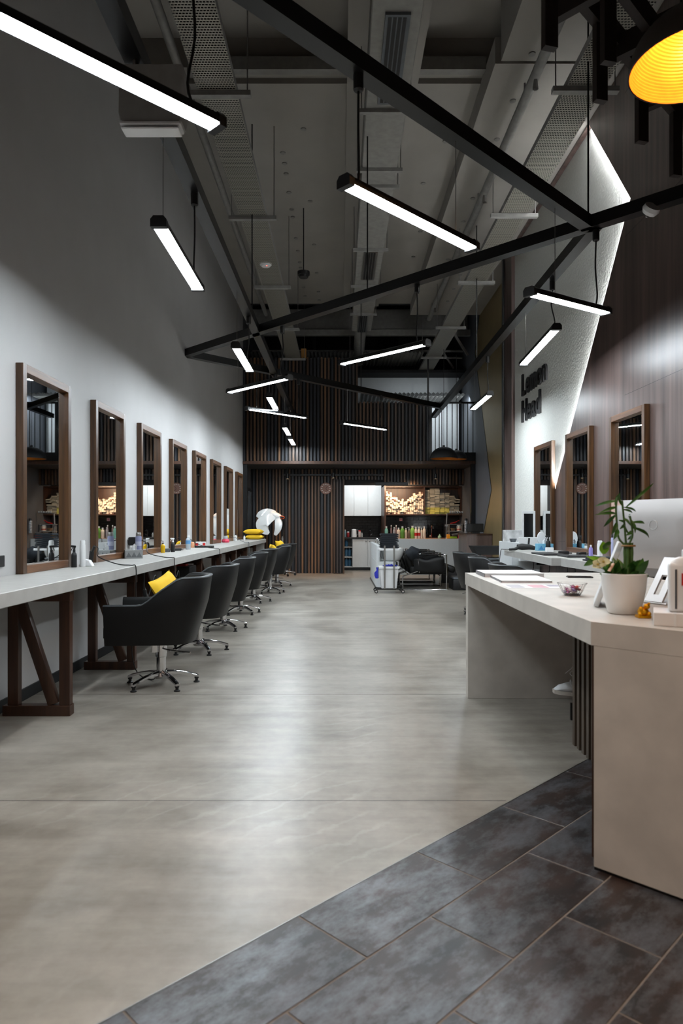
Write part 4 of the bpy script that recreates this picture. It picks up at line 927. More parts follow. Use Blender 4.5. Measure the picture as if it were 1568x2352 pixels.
# pendants
def pendant(lab, loc, R, m_out, ztop, lit):
    t = thing('dome_pendant', lab, 'light', loc, 0, None)
    prof = [(R*math.cos(a)*(1 if a < 1.45 else 0.98), R*0.86*math.sin(a)) for a in [i*PI/2/14 for i in range(14)]]+[(0.03, R*0.88)]
    bm = B(); lathe(bm, [(R*0.985, 0)]+prof+[(0, R*0.89)], n=48); ob('shade', bm, m_out, t, ang=60)
    inn = []
    nR = 26
    for i in range(nR*2+1):
        a = i/(nR*2)*1.45; k = 0.972 - (0.010 if i % 2 else 0.0); inn.append((R*k*math.cos(a), R*0.86*k*math.sin(a)+0.0005))
    inn.append((0, R*0.83))
    bm = B(); lathe(bm, inn, n=48); ob('ribbed_lining', bm, m_goldin, t, ang=20, label='orange-gold ribbed lining')
    bm = B(); tube(bm, [(0, 0, R*0.86), (0, 0, R*0.98)], 0.025, 10); ob('cap', bm, m_black, t)
    bm = B(); tube(bm, [(0, 0, R*0.95), (0, 0, ztop-loc[2])], 0.005, 6); ob('cord', bm, m_blackm, t)
    bm = B(); sph(bm, (0, 0, R*0.42), 0.045); ob('bulb', bm, m_bulb if lit else m_whitep, t)
    bm = B(); tube(bm, [(0, 0, R*0.5), (0, 0, R*0.86)], 0.02, 8); ob('socket', bm, m_black, t)
    if lit:
        l = bpy.data.lights.new('pendant_glow', 'POINT'); l.energy = 9.5*WARM; l.color = (1.0, 0.62, 0.30); l.shadow_soft_size = 0.05
        lo = bpy.data.objects.new('pendant_glow', l); C.objects.link(lo); lo.parent = t; lo.location = (0, 0, R*0.22)
    return t
pendant('large grey dome pendant lit orange inside at the top right', (1.65, 3.16, 3.37), 0.295, m_dome, 5.89, True)
pendant('black dome pendant hanging before the mezzanine balustrade', (2.27, 14.9, 2.67), 0.30, m_domek, 5.06, False)
pendant('black dome pendant half hidden behind the other one at the balustrade', (2.62, 15.35, 2.70), 0.24, m_domek, 5.05, False)

# timber lattice over the reception
t = thing('timber_lattice', 'dark brown timber lattice with hanging planks at the top right', 'ceiling decoration', (1.9, 4.3, 4.05))
ZT = 4.10
def ll(k, s): return ((s+k)/2, (s-k)/2)     # X-Y = k, X+Y = s
for k in (-2.42, -2.16, -1.3, -0.6):
    a = ll(k, 3.4); b = ll(k, 7.6) if k < -2 else ll(k, 7.0)
    bm = B(); bar(bm, (a[0], a[1], ZT+0.05), (b[0], b[1], ZT+0.05), 0.05, 0.13); ob('long_plank', bm, m_lattice, t, True)
for s in (4.95, 5.72, 6.62):
    a = ll(-2.6, s); b = ll(0.2 if s < 6 else -0.9, s)
    bm = B(); bar(bm, (a[0], a[1], ZT-0.02), (b[0], b[1], ZT-0.02), 0.05, 0.13); ob('cross_plank', bm, m_lattice, t, True)
for X, Y, zb in ((2.32, 4.716, 3.65), (1.90, 4.30, 3.65), (1.48, 3.883, 3.65), (1.06, 3.45, 3.65), (1.40, 3.56, 3.65), (2.3, 3.9, 3.7), (1.75, 3.35, 3.72)):
    bm = B(); box(bm, -0.036, 0.036, -0.02, 0.02, 0, ZT+0.12-zb); o = ob('hanging_plank', bm, m_lattice, t); o.location = (X-1.9, Y-4.3, zb-4.05); o.rotation_euler = (0, 0, 0.25)
for X, Y in ((1.2, 3.6), (2.42, 4.84)):
    bm = B(); tube(bm, [(X, Y, ZT+0.05), (X, Y, 5.9 if X > 1.62 else ZC+0.39)], 0.008, 6); ob('hanging_rod', bm, m_black, t, True)
# ================================================================== lettering
def glyph(ch, size, depth, bold=0.0):
    cu = bpy.data.curves.new('glyph', 'FONT'); cu.body = ch; cu.size = size; cu.extrude = depth/2; cu.offset = bold; cu.resolution_u = 6
    o = bpy.data.objects.new('glyph', cu); C.objects.link(o)
    dg = bpy.context.evaluated_depsgraph_get(); me = bpy.data.meshes.new_from_object(o.evaluated_get(dg))
    bpy.data.objects.remove(o); bpy.data.curves.remove(cu)
    return me
def word(parent, text, origin, xdir, ydir, size, depth, m, bold=0.0, width=None, name='letter', sx=1.0):
    xd = Vector(xdir); yd = Vector(ydir); zd = xd.cross(yd)
    items = []; cur = 0.0
    for ch in text:
        if ch == ' ': cur += size*0.3; continue
        me = glyph(ch, size, depth, bold); xs = [v.co.x for v in me.vertices]
        a, b = min(xs), max(xs); items.append((me, cur-a)); cur += (b-a)+size*0.085
    tot = cur-size*0.085
    k = (width/tot) if width else sx
    for me, dx in items:
        for v in me.vertices:
            x = (v.co.x+dx)*k; v.co = xd*x+yd*v.co.y+zd*v.co.z
        me.materials.clear(); me.materials.append(m)
        o = bpy.data.objects.new(name, me); C.objects.link(o); o.parent = parent; o.location = Vector(origin)
t = thing('wall_sign', 'black raised sign lettering reading Lemon Head on the white plaster wall', 'sign', (WR+0.045, 10.94, 3.30))
m_letter = M_('black_letter', (28, 28, 30), 0.5)
word(t, 'Lemon', (-0.004, 0, 0.0), (0, -1, 0), (0, 0, 1), 0.47, 0.03, m_letter, 0.012, 1.30)
word(t, 'Head', (-0.004, 0, -0.42), (0, -1, 0), (0, 0, 1), 0.47, 0.03, m_letter, 0.012, 1.0)

# ================================================================== right station
mr = mirror('framed_mirror', 'tall oak framed mirror nearest the camera on the right wood wall', (0, 0, 0), PI, 0.83, 1.464, 0.052, 'oak framed mirrors along the right wall')
mr.location = (WR-0.002, 6.34+0.83, HC+0.001)
dup(mr, (WR-0.002, 7.74+0.83, HC+0.001), PI, 'middle oak framed mirror on the right, touching the slanted plaster edge', None)
dup(mr, (WR-0.002, 9.12+0.83, HC+0.001), PI, 'oak framed mirror farthest back on the right, half on white plaster', None)
t = thing('styling_counter', 'farther right wall counter with slanted front below two mirrors', 'counter', (2.5, 8.1, 0.822))
bm = B(); prism(bm, [(WR-0.003, 9.3), (2.24, 9.3), (2.155, 6.95), (WR-0.003, 6.95)], 0.822, HC); ob('counter_top', bm, m_top, t, True)
for y in (7.1, 9.1):
    bm = B(); box(bm, 2.62, WR-0.003, y, y+0.05, 0.70, 0.821); ob('wall_bracket', bm, m_black, t, True)
t = thing('styling_counter', 'nearer right wall counter behind the potted plant', 'counter', (2.5, 6.1, 0.822))
bm = B(); prism(bm, [(WR-0.003, 6.88), (2.23, 6.88), (2.33, 5.5), (WR-0.003, 5.5)], 0.822, HC); ob('counter_top', bm, m_top, t, True)
for y in (5.7, 6.6):
    bm = B(); box(bm, 2.62, WR-0.003, y, y+0.05, 0.70, 0.821); ob('wall_bracket', bm, m_black, t, True)
def R9(x, y): a = ct(x, y); return a
a = ct(1239, 1264); tissue_box('light blue tissue box on the farther right counter', a[0]+0.03, a[1]-0.1, HC, 0.20, 0.12, 0.09, col(120, 186, 216), 0.05, col(70, 140, 200))
a = ct(1253, 1268); bottle('black spray bottle by the farthest right mirror', a[0]+0.12, a[1]+0.3, HC, 0.03, 0.20, m_blackm, m_blackm, 'spray', 'spray bottle', name='spray_bottle')
a = ct(1252, 1267); t = thing('card_box', 'small white box before the black spray bottle on the right counter', 'box', (a[0]+0.02, a[1]-0.1, HC)); bm = B(); box(bm, -0.045, 0.045, -0.03, 0.03, 0, 0.055, 0.003); ob('carton', bm, m_whitep, t)
def mat_tray(lab, x, y, w_, d_):
    t = thing('heat_mat', lab, 'mat', (x, y, HC)); bm = B(); box(bm, -w_/2, w_/2, -d_/2, d_/2, 0, 0.018, 0.006); ob('mat', bm, m_blackm, t); return t
mat_tray('black mat on the farther right counter, left one', 2.36, 7.75, 0.24, 0.5)
mat_tray('black mat with clippers on the farther right counter, right one', 2.50, 7.22, 0.30, 0.34)
for i, (x, y, lb) in enumerate(((2.55, 7.75, 'black hair clipper lying by the middle right mirror'), (2.66, 7.5, 'second black hair clipper by the middle right mirror'))):
    t = thing('hair_clipper', lb, 'hair clipper', (x, y, HC), 0.5*i)
    bm = B(); box(bm, -0.07, 0.05, -0.022, 0.022, 0, 0.04, 0.01, 2); ob('body', bm, m_blackm, t); bm = B(); box(bm, 0.05, 0.08, -0.022, 0.022, 0.008, 0.03, 0.002); ob('blade', bm, m_steel, t)
a = ct(1344, 1277); bottle('white aerosol can on the nearer right counter', 2.56, 6.72, HC, 0.026, 0.185, m_whitep, m_whitep, 'aerosol', 'spray can', name='aerosol_can')
bottle('lilac striped bottle behind the white aerosol can', 2.50, 6.80, HC, 0.02, 0.14, col(150, 140, 210), m_whitep, 'cap')
bottle('tall pale lilac can with black cap on the nearer right counter', 2.63, 6.55, HC, 0.028, 0.255, col(176, 180, 214), m_blackm, 'aerosol', 'spray can', name='aerosol_can')
t = thing('folded_cape', 'folded black cape on the nearer right counter', 'cape', (2.50, 6.35, HC))
for k in range(3):
    bm = B(); box(bm, -0.2+0.02*k, 0.2-0.03*k, -0.14, 0.13-0.02*k, 0.014*k, 0.014*k+0.015, 0.006, 2); ob('fold', bm, m_towel, t)
t = thing('hair_dryer', 'black hair dryer lying on the farther right counter', 'hair dryer', (2.40, 8.85, HC))
bm = B(); tube(bm, [(-0.10, 0, 0.05), (-0.04, 0, 0.052), (0.05, -0.02, 0.05), (0.12, -0.04, 0.035)], [0.034, 0.042, 0.036, 0.024], 14); ob('barrel', bm, m_blackm, t)
bm = B(); tube(bm, [(-0.05, 0.0, 0.05), (-0.15, -0.05, 0.022), (-0.22, -0.09, 0.02)], [0.022, 0.018, 0.016], 10); ob('handle', bm, m_blackm, t)
cord('black cord from the hair dryer hanging over the end of the right counter', [(2.18, 8.76, HC+0.02), (2.16, 9.0, HC+0.012), (2.20, 9.32, HC-0.01), (2.19, 9.36, 0.75), (2.17, 9.38, 0.55), (2.2, 9.3, 0.3)])
for i, (x, y) in enumerate(((2.42, 8.6), (2.50, 8.2), (2.58, 7.8), (2.60, 7.6))):
    cord('black lead dangling below the farther right counter, %s from the left' % nth[i].replace('nearest', 'first'), [(x, y, 0.82), (x+0.02, y, 0.7), (x-0.02, y+0.03, 0.55), (x+0.05, y+0.05, 0.4), (x+0.12, y, 0.5)])
# white cabinet beyond the right counter
t = thing('side_cabinet', 'white marbled cabinet standing at the far end of the right counters', 'cabinet', (2.62, 10.15, 0))
bm = B(); box(bm, -0.16, 0.24, -0.4, 0.4, 0.05, 0.985, 0.004); ob('carcass', bm, m_white, t)
bm = B(); box(bm, -0.15, 0.23, -0.39, 0.39, 0, 0.05); ob('plinth', bm, m_black, t)
bm = B(); box(bm, -0.15, 0.23, -0.408, -0.401, 0.07, 0.97); ob('door', bm, m_white, t)
bm = B(); bar(bm, (-0.08, -0.41, 0.86), (-0.03, -0.41, 0.93), 0.006, 0.008); ob('door_handle', bm, m_blackm, t)
p = (2.62, 9.95, 0.985)
t = thing('marble_box', 'white box with grey veins on top of the side cabinet', 'box', (2.60, 10.2, 0.985)); bm = B(); box(bm, -0.14, 0.12, -0.12, 0.12, 0, 0.17, 0.004); ob('carton', bm, M_('veined_carton', (222, 224, 224), 0.4, var=0.4, scale=7), t)
t = thing('tablet_stand', 'white framed tablet standing upright on the side cabinet', 'tablet', (2.73, 9.82, 0.985))
bm = B(); box(bm, -0.11, 0.08, -0.012, 0.012, 0.02, 0.45, 0.004); ob('white_frame', bm, m_whitep, t)
bm = B(); box(bm, -0.085, 0.045, -0.0145, -0.0122, 0.06, 0.41); ob('dark_screen', bm, col(24, 26, 28, 0.12), t)
bm = B(); box(bm, -0.09, 0.06, -0.05, 0.05, 0, 0.02, 0.003); ob('foot', bm, m_whitep, t)
t = thing('dye_bowl', 'small dark bowl on the side cabinet corner', 'bowl', (2.50, 9.85, 0.985)); bm = B(); lathe(bm, [(0, 0), (0.035, 0), (0.055, 0.05), (0.05, 0.05), (0.03, 0.008), (0, 0.008)], n=16); ob('bowl', bm, m_grey, t)
t = thing('wall_organiser', 'white tool organiser with black brushes beside the side cabinet', 'organiser', (2.66, 9.55, 0.72))
bm = B(); box(bm, -0.12, 0.2, -0.08, 0.08, 0.18, 0.22, 0.004); ob('shelf', bm, m_whitep, t)
bm = B(); box(bm, -0.12, 0.2, 0.06, 0.16, 0.0, 0.34, 0.004); ob('back_plate', bm, m_whitep, t)
for x in (-0.03, 0.12):
    bm = B(); tube(bm, [(x, -0.03, 0.221), (x+0.01, -0.03, 0.33)], 0.014, 8); ob('brush', bm, m_blackm, t)
t = thing('hand_mirror', 'white oval mirror on a little foot on the right counter by the plaster', 'hand mirror', (2.66, 9.0, HC))
bm = B(); lathe(bm, [(0, -0.012), (0.08, -0.012), (0.09, 0), (0.08, 0.012), (0, 0.012)], n=24, M=Matrix.Translation((0, 0, 0.16)) @ Matrix.Rotation(PI/2, 4, 'X') @ Matrix.Diagonal((0.7, 1, 1, 1))); ob('round_head', bm, m_whitep, t)
bm = B(); tube(bm, [(0, 0, 0.005), (0, 0, 0.08)], 0.012, 8); lathe(bm, [(0, 0), (0.05, 0), (0.05, 0.01), (0, 0.012)], n=16); ob('stand', bm, m_whitep, t)
# black rolling trolley with basin
t = thing('tool_trolley', 'black rolling trolley with a flared top tray at the back right', 'trolley', (2.42, 11.2, 0))
bm = B(); rows = [[(-0.20, -0.2, 0.75), (0.24, -0.2, 0.75), (0.24, 0.2, 0.75), (-0.20, 0.2, 0.75)], [(-0.27, -0.22, 0.885), (0.28, -0.22, 0.885), (0.28, 0.22, 0.885), (-0.27, 0.22, 0.885)], [(-0.25, -0.2, 0.885), (0.26, -0.2, 0.885), (0.26, 0.2, 0.885), (-0.25, 0.2, 0.885)], [(-0.19, -0.19, 0.77), (0.23, -0.19, 0.77), (0.23, 0.19, 0.77), (-0.19, 0.19, 0.77)]]
R = grid(bm, rows, close=True); bm.faces.new(R[0][::-1]); bm.faces.new(R[-1]); ob('top_tray', bm, m_blackm, t)
for k in range(3):
    bm = B(); box(bm, -0.16, 0.30, -0.19, 0.19, 0.14+0.19*k, 0.315+0.19*k, 0.012, 2); d = ob('drawer', bm, m_grey, t)
    bm = B(); box(bm, -0.06, 0.2, -0.2, -0.188, 0.27+0.19*k, 0.295+0.19*k, 0.004); ob('drawer_pull', bm, m_black, d)
for sx in (-0.15, 0.27):
    for sy in (-0.17, 0.17):
        bm = B(); tube(bm, [(sx, sy, 0.05), (sx, sy, 0.76)], 0.012, 8); ob('upright', bm, m_black, t)
        bm = B(); lathe(bm, [(0, -0.012), (0.03, -0.012), (0.03, 0.012), (0, 0.012)], n=14, M=Matrix.Translation((sx, sy, 0.03)) @ Matrix.Rotation(PI/2, 4, 'X')); ob('caster', bm, m_blackm, t)
for x in (-0.02, 0.08):
    bm = B(); tube(bm, smooth_path([(x, -0.1, 0.78), (x-0.03, -0.1, 0.84), (x+0.05, -0.1, 0.88)], 3), 0.006, 6); ob('chrome_tool', bm, m_chrome, t)

# ================================================================== reception desk
t = thing('reception_desk', 'beige concrete-look reception desk with an angled corner in the right foreground', 'desk', (1.4, 3.6, 0))
ZD = 0.895
top = [(0.91, 4.96), (0.91, 2.475), (1.60, 1.785), (2.05, 1.785), (2.05, 4.96)]
bm = B(); prism(bm, top, ZD-0.085, ZD); ob('desk_top', bm, m_desk, t, True)
bm = B(); box(bm, 0.915, 2.05, 4.88, 4.955, 0.0, ZD-0.086, 0.0015); ob('end_panel', bm, m_desk, t, True)
n = Vector((0.7071, 0.7071, 0))
c0, c1 = Vector((0.918, 2.467, 0)), Vector((1.60, 1.785, 0))
bm = B(); prism(bm, [(c0.x, c0.y), (c1.x, c1.y), (c1.x+0.035, c1.y+0.035), (c0.x+0.035, c0.y+0.035)], 0.012, ZD-0.086); ob('angled_front_panel', bm, m_desk, t, True)
bm = B(); prism(bm, [(c0.x+0.002, c0.y+0.002), (c1.x+0.01, c1.y+0.03), (c1.x+0.06, c1.y+0.08), (c0.x+0.022, c0.y+0.066)], 0.0, 0.012); ob('plinth', bm, m_black, t, True)
bm = B(); prism(bm, [(c0.x+0.006, c0.y+0.036), (c0.x+0.066, c0.y+0.096), (c1.x+0.10, c1.y+0.07), (c1.x+0.036, c1.y+0.036)], 0.03, ZD-0.086); ob('backing_board', bm, m_trestle, t, True)
bm = B(); box(bm, 1.345, 1.36, 2.35, 3.90, 0.0, ZD-0.086); ob('modesty_backing', bm, m_battback, t, True)
m_slat = wood('desk_slat', (60, 50, 42), (98, 84, 70), 'z', 0.45, 26, 0.12)
y = 3.87
while y > 2.4:
    bm = B(); box(bm, 1.318, 1.345, y-0.036, y, 0.0, ZD-0.087, 0.0015); ob('slat', bm, m_slat, t, True)
    y -= 0.072
# things on the desk
def D9(x, y): a = ct(x, y, ZD); return a
def flat(name, lab, cat, pts, z0, h, m, parts=()):
    c = (sum(p[0] for p in pts)/len(pts), sum(p[1] for p in pts)/len(pts))
    t = thing(name, lab, cat, (c[0], c[1], z0))
    bm = B(); prism(bm, [(p[0]-c[0], p[1]-c[1]) for p in pts], 0, h); ob('cover', bm, m, t)
    return t, c
m_paper = M_('paper_white', (236, 232, 230), 0.55, var=0.02)
def folder(lab, x0, x1, y0, y1, z0, h, rz):
    t = thing('presentation_folder', lab, 'folder', ((x0+x1)/2, (y0+y1)/2, z0), rz)
    w_, d_ = (x1-x0)/2, (y1-y0)/2
    bm = B(); box(bm, -w_, w_, -d_, d_, 0, 0.002); ob('back_cover', bm, col(226, 190, 186), t)
    bm = B(); box(bm, -w_+0.003, w_-0.004, -d_+0.004, d_-0.003, 0.002, h-0.002); ob('pages', bm, m_paper, t)
    bm = B(); box(bm, -w_, w_, -d_, d_, h-0.002, h); ob('front_cover', bm, m_paper, t)
    bm = B(); box(bm, -w_-0.001, -w_+0.002, -d_, d_, 0, h); ob('spine', bm, col(120, 116, 118), t)
    return t
folder('white folder with pink edges lying nearer on the desk', 0.985, 1.29, 4.10, 4.52, ZD, 0.013, -0.06)
folder('white folder at the far left corner of the desk, on top', 0.965, 1.36, 4.52, 4.86, ZD, 0.026, -0.03)
bm = B(); box(bm, 0, 0.34, 0, 0.22, 0, 0.0012); o = ob('leaflet', bm, m_paper); o.location = (0.93, 3.76, ZD); o.rotation_euler = (0, 0, -0.04); tag(o, 'printed white leaflet lying before the folders on the desk', 'leaflet')
for x0, x1, y0, y1, cc in ((0.02, 0.10, 0.03, 0.20, (176, 170, 174)), (0.14, 0.23, 0.03, 0.20, (206, 150, 160)), (0.25, 0.32, 0.1, 0.2, (160, 150, 165))):
    bm = B(); box(bm, x0, x1, y0, y1, 0.0012, 0.0016); ob('printed_picture', bm, col(*cc), o)
t = thing('smartphone', 'black phone lying on the reception desk', 'phone', (1.58, 4.5, ZD), -0.15); bm = B(); box(bm, -0.08, 0.08, -0.037, 0.037, 0, 0.009, 0.003); ob('body', bm, m_blackm, t); bm = B(); box(bm, -0.076, 0.076, -0.033, 0.033, 0.009, 0.0096); ob('screen', bm, col(30, 32, 36, 0.1), t)
bx = 1.15; by = 3.38
t = thing('candy_bowl', 'faceted clear glass bowl on the reception desk', 'bowl', (bx, by, ZD))
bm = B(); lathe(bm, [(0, 0), (0.038, 0), (0.05, 0.02), (0.072, 0.062), (0.068, 0.062), (0.046, 0.022), (0.034, 0.006), (0, 0.006)], n=22); ob('bowl', bm, m_glass, t, ang=12)
cols = [(120, 40, 70), (150, 60, 110), (190, 50, 40), (100, 70, 120), (190, 160, 170), (140, 30, 40)]
for i in range(22):
    a = random.uniform(0, 2*PI); r = random.uniform(0, 0.034); zc = ZD+0.016+0.011*(i//9)+random.uniform(0, 0.006)
    bm = B(); sph(bm, (0, 0, 0), 0.009, (1.3, 0.85, 0.8), 8, 6)
    for s_ in (-1, 1): bar(bm, (s_*0.010, 0, 0), (s_*0.019, 0, 0.001), 0.003, 0.003, 0, 0.012, 0.002)
    o = ob('wrapped_candy', bm, col(*cols[i % 6], 0.25)); o.location = (bx+r*math.cos(a), by+r*math.sin(a), zc); o.rotation_euler = (random.uniform(-.5, .5), random.uniform(-.5, .5), random.uniform(0, 3))
    cn = ('plum', 'magenta', 'red', 'violet', 'pale pink', 'dark red')[i % 6]; tag(o, cn + ' wrapped candy in the clear glass bowl', 'candy', cn + ' candies in the glass bowl')
# potted lucky bamboo arrangement
pc = Vector((1.125, 2.705, ZD))
t = thing('potted_plant', 'white pot with lucky bamboo and mixed foliage on the desk corner', 'plant', pc)
bm = B(); lathe(bm, [(0, 0), (0.052, 0), (0.060, 0.004), (0.072, 0.05), (0.082, 0.10), (0.086, 0.158), (0.081, 0.160), (0.078, 0.13), (0, 0.13)], n=40); pot = ob('pot', bm, m_pot, t, ang=60)
bm = B(); lathe(bm, [(0, 0.138), (0.079, 0.132), (0.079, 0.128), (0, 0.128)], n=24); ob('soil', bm, col(50, 38, 30, 0.9), t)
bm = B(); tube(bm, [(0.052*math.cos(3.4+0.15*k)*1.33, 0.052*math.sin(3.4+0.15*k)*1.33, 0.075+0.012*math.sin(k*2.1)) for k in range(6)], 0.0016, 5); ob('pot_mark', bm, col(120, 120, 130), pot)
def pp(x, y, z=2.72): return px(x, y, z)-pc
def leaf(p, q, w_, m, droop=0.25, nm='leaf', curl=0.3):
    p, q = Vector(p), Vector(q); d = q-p; L = d.length; s = d.cross(Vector((0, -1, 0.3))).normalized(); n_ = 7; rows = []
    up = s.cross(d).normalized()
    if up.z < 0: up = -up
    for i in range(n_+1):
        u = i/n_; c = p+d*u+up*(L*droop*math.sin(PI*u)*0.6); ww = w_*(math.sin(PI*(0.08+0.92*u))**0.8)
        if i == n_: ww = 0.0006
        rows.append([c+s*ww+up*ww*curl, c, c-s*ww+up*ww*curl])
    bm = B(); R = grid(bm, rows); o = ob(nm, bm, m, t, ang=80)
    return o
for k in range(7):
    a = 2*PI*k/6; r = 0.013 if k else 0
    bm = B(); x, y = 0.018+r*math.cos(a), r*math.sin(a)
    pts = [(x, y, 0.12+i*0.02) for i in range(9)]
    tube(bm, pts, [0.0065 if i % 3 else 0.0078 for i in range(9)], 8); ob('bamboo_stalk', bm, m_stalk, t)
bm = B(); tube(bm, [(0.018+0.024*math.cos(k*PI/8), 0.024*math.sin(k*PI/8), 0.268) for k in range(16)], 0.004, 6, closed=True); ob('stalk_tie', bm, col(150, 110, 60), t)
stems = [[(1432, 1250), (1420, 1235), (1416, 1200), (1414, 1165), (1418, 1140)], [(1437, 1250), (1434, 1210), (1430, 1170), (1428, 1150)], [(1444, 1250), (1452, 1230), (1450, 1205), (1446, 1185)]]
for sp in stems:
    bm = B(); tube(bm, smooth_path([pp(*q) for q in sp], 3), 0.0042, 7); ob('stem', bm, m_stalk, t)
L = [((1418, 1150), (1366, 1163), .006), ((1416, 1165), (1376, 1178), .006), ((1415, 1180), (1365, 1183), .006), ((1414, 1182), (1386, 1210), .007), ((1412, 1160), (1424, 1132), .006), ((1427, 1160), (1424, 1133), .006),
     ((1437, 1165), (1500, 1110), .006), ((1432, 1165), (1460, 1175), .005), ((1430, 1170), (1452, 1178), .005), ((1449, 1200), (1480, 1203), .006), ((1449, 1210), (1490, 1236), .007), ((1446, 1188), (1448, 1182), .005),
     ((1416, 1200), (1404, 1228), .009), ((1418, 1215), (1408, 1240), .009), ((1430, 1190), (1448, 1208), .006), ((1432, 1200), (1446, 1228), .006), ((1451, 1222), (1437, 1230), .008), ((1452, 1232), (1440, 1240), .007), ((1434, 1205), (1422, 1216), .006), ((1450, 1195), (1458, 1225), .006), ((1420, 1195), (1432, 1205), .006)]
for p_, q_, w_ in L:
    z1 = 2.72+random.uniform(-0.03, 0.05); leaf(pp(*p_), pp(q_[0], q_[1], z1), w_, m_green, 0.3)
o = leaf(pp(1386, 1272), pp(1384, 1244), 0.020, m_lime, 0.1); 
leaf(pp(1400, 1300), pp(1346, 1278), 0.012, m_lime, 0.2); leaf(pp(1372, 1282), pp(1340, 1300), 0.012, m_green, 0.1); leaf(pp(1402, 1245), pp(1380, 1262), 0.01, m_green)
for i in range(46):
    a = random.uniform(0, 2*PI); r = random.uniform(0.01, 0.075); b = Vector((r*math.cos(a)*0.7, r*math.sin(a)*0.7, 0.135)); e = b+Vector((0.05*math.cos(a), 0.04*math.sin(a), random.uniform(0.015, 0.085)))
    leaf(b, e, random.uniform(0.009, 0.017), m_green, 0.3)
for p_, q_ in (((1402, 1312), (1380, 1290)), ((1408, 1312), (1405, 1283)), ((1396, 1314), (1372, 1300)), ((1420, 1314), (1410, 1290))):
    bm = B(); tube(bm, [pp(*p_), pp(*q_)], 0.0016, 5); ob('flower_stem', bm, m_stalk, t)
for q_ in ((1372, 1296), (1384, 1290)):
    c = pp(*q_, 2.66)
    for k in range(5):
        a = 2*PI*k/5; leaf(c, c+Vector((0.028*math.cos(a), -0.006, 0.018*math.sin(a))), 0.013, m_cream, 0.1, 'petal')
    bm = B(); sph(bm, c+Vector((0, -0.004, 0)), 0.005); ob('flower_heart', bm, col(190, 170, 80), t)
bm = B(); bar(bm, pp(1398, 1312, 2.66), pp(1408, 1294, 2.66), 0.02, 0.004); ob('plant_tag', bm, col(236, 190, 160), t)
# picture stand seen edge-on behind the pot
t = thing('easel_sign', 'white leaning sign board seen edge-on behind the plant pot', 'sign', (1.13, 3.0, ZD), -0.36)
bm = B(); bar(bm, (-0.005, 0, 0.004), (0.095, 0.0, 0.275), 0.22, 0.022, 0.003); ob('board', bm, m_whitep, t)
bm = B(); bar(bm, (0.06, 0.02, 0.16), (0.15, 0.03, 0.004), 0.04, 0.006); ob('prop', bm, m_grey, t)
# golden figurine: a small round seated frog on a base
fx, fy = D9(1482, 1421)
t = thing('gold_figurine', 'little gilded lucky animal figure beside the plant pot', 'figurine', (fx, fy+0.02, ZD))
bm = B(); box(bm, -0.025, 0.025, -0.018, 0.018, 0, 0.012, 0.003); ob('base', bm, m_figure, t)
bm = B(); sph(bm, (0, 0, 0.024), 0.019, (1.1, 0.95, 0.85)); sph(bm, (0.012, -0.004, 0.044), 0.012, (1, 0.9, 0.9)); sph(bm, (0.02, -0.004, 0.054), 0.005); sph(bm, (-0.012, -0.01, 0.036), 0.009); sph(bm, (-0.015, -0.01, 0.016), 0.009); sph(bm, (0.016, -0.012, 0.017), 0.009); ob('animal', bm, m_figure, t)
# white carton and white bottle at the right edge
gx, gy = D9(1500, 1437)
t = thing('flat_carton', 'flat white carton at the right edge of the desk', 'box', (gx+0.140, gy+0.0293, ZD), -0.43)
bm = B(); box(bm, -0.115, 0.115, -0.085, 0.085, 0, 0.046, 0.002); ob('carton', bm, m_paper, t)
bm = B(); box(bm, -0.05, -0.043, -0.0858, 0.086, 0.0, 0.0465); ob('tape_strip', bm, m_whitep, t)
t = thing('shampoo_bottle', 'big white square-shouldered bottle with striped label at the right edge', 'bottle', (gx+0.128, gy+0.018, ZD+0.046), -0.43)
bm = B(); box(bm, -0.062, 0.062, -0.036, 0.036, 0, 0.172, 0.012, 3); ob('body', bm, m_whitep, t, ang=50)
bm = B(); rows = []
for z, sx, sy in ((0.168, 0.060, 0.034), (0.182, 0.050, 0.030), (0.192, 0.028, 0.024)): rows.append([(sx*math.copysign(abs(math.cos(a))**0.6, math.cos(a)), sy*math.copysign(abs(math.sin(a))**0.6, math.sin(a)), z) for a in [2*PI*k/24 for k in range(24)]])
R = grid(bm, rows, close=True); bm.faces.new(R[0]); bm.faces.new(R[-1]); ob('shoulder', bm, m_whitep, t, ang=60)
bm = B(); cyl(bm, (0, 0, 0), 0.019, 0.19, 0.218, 20, 0.003); ob('cap', bm, m_whitep, t)
bm = B(); box(bm, -0.040, -0.034, -0.0375, -0.036, 0.012, 0.150); ob('thin_label_stripe', bm, col(60, 62, 70), t)
bm = B(); box(bm, -0.014, 0.050, -0.0375, -0.036, 0.012, 0.150); ob('wide_label_stripe', bm, col(66, 54, 48), t)
word(t, 'K', (-0.020, -0.0385, 0.095), (1, 0, 0), (0, 0, 1), 0.06, 0.001, m_red, 0.001, None, 'letter')
word(t, 'T', (-0.008, -0.0385, 0.040), (1, 0, 0), (0, 0, 1), 0.045, 0.001, m_red, 0.0, None, 'letter', 0.6)
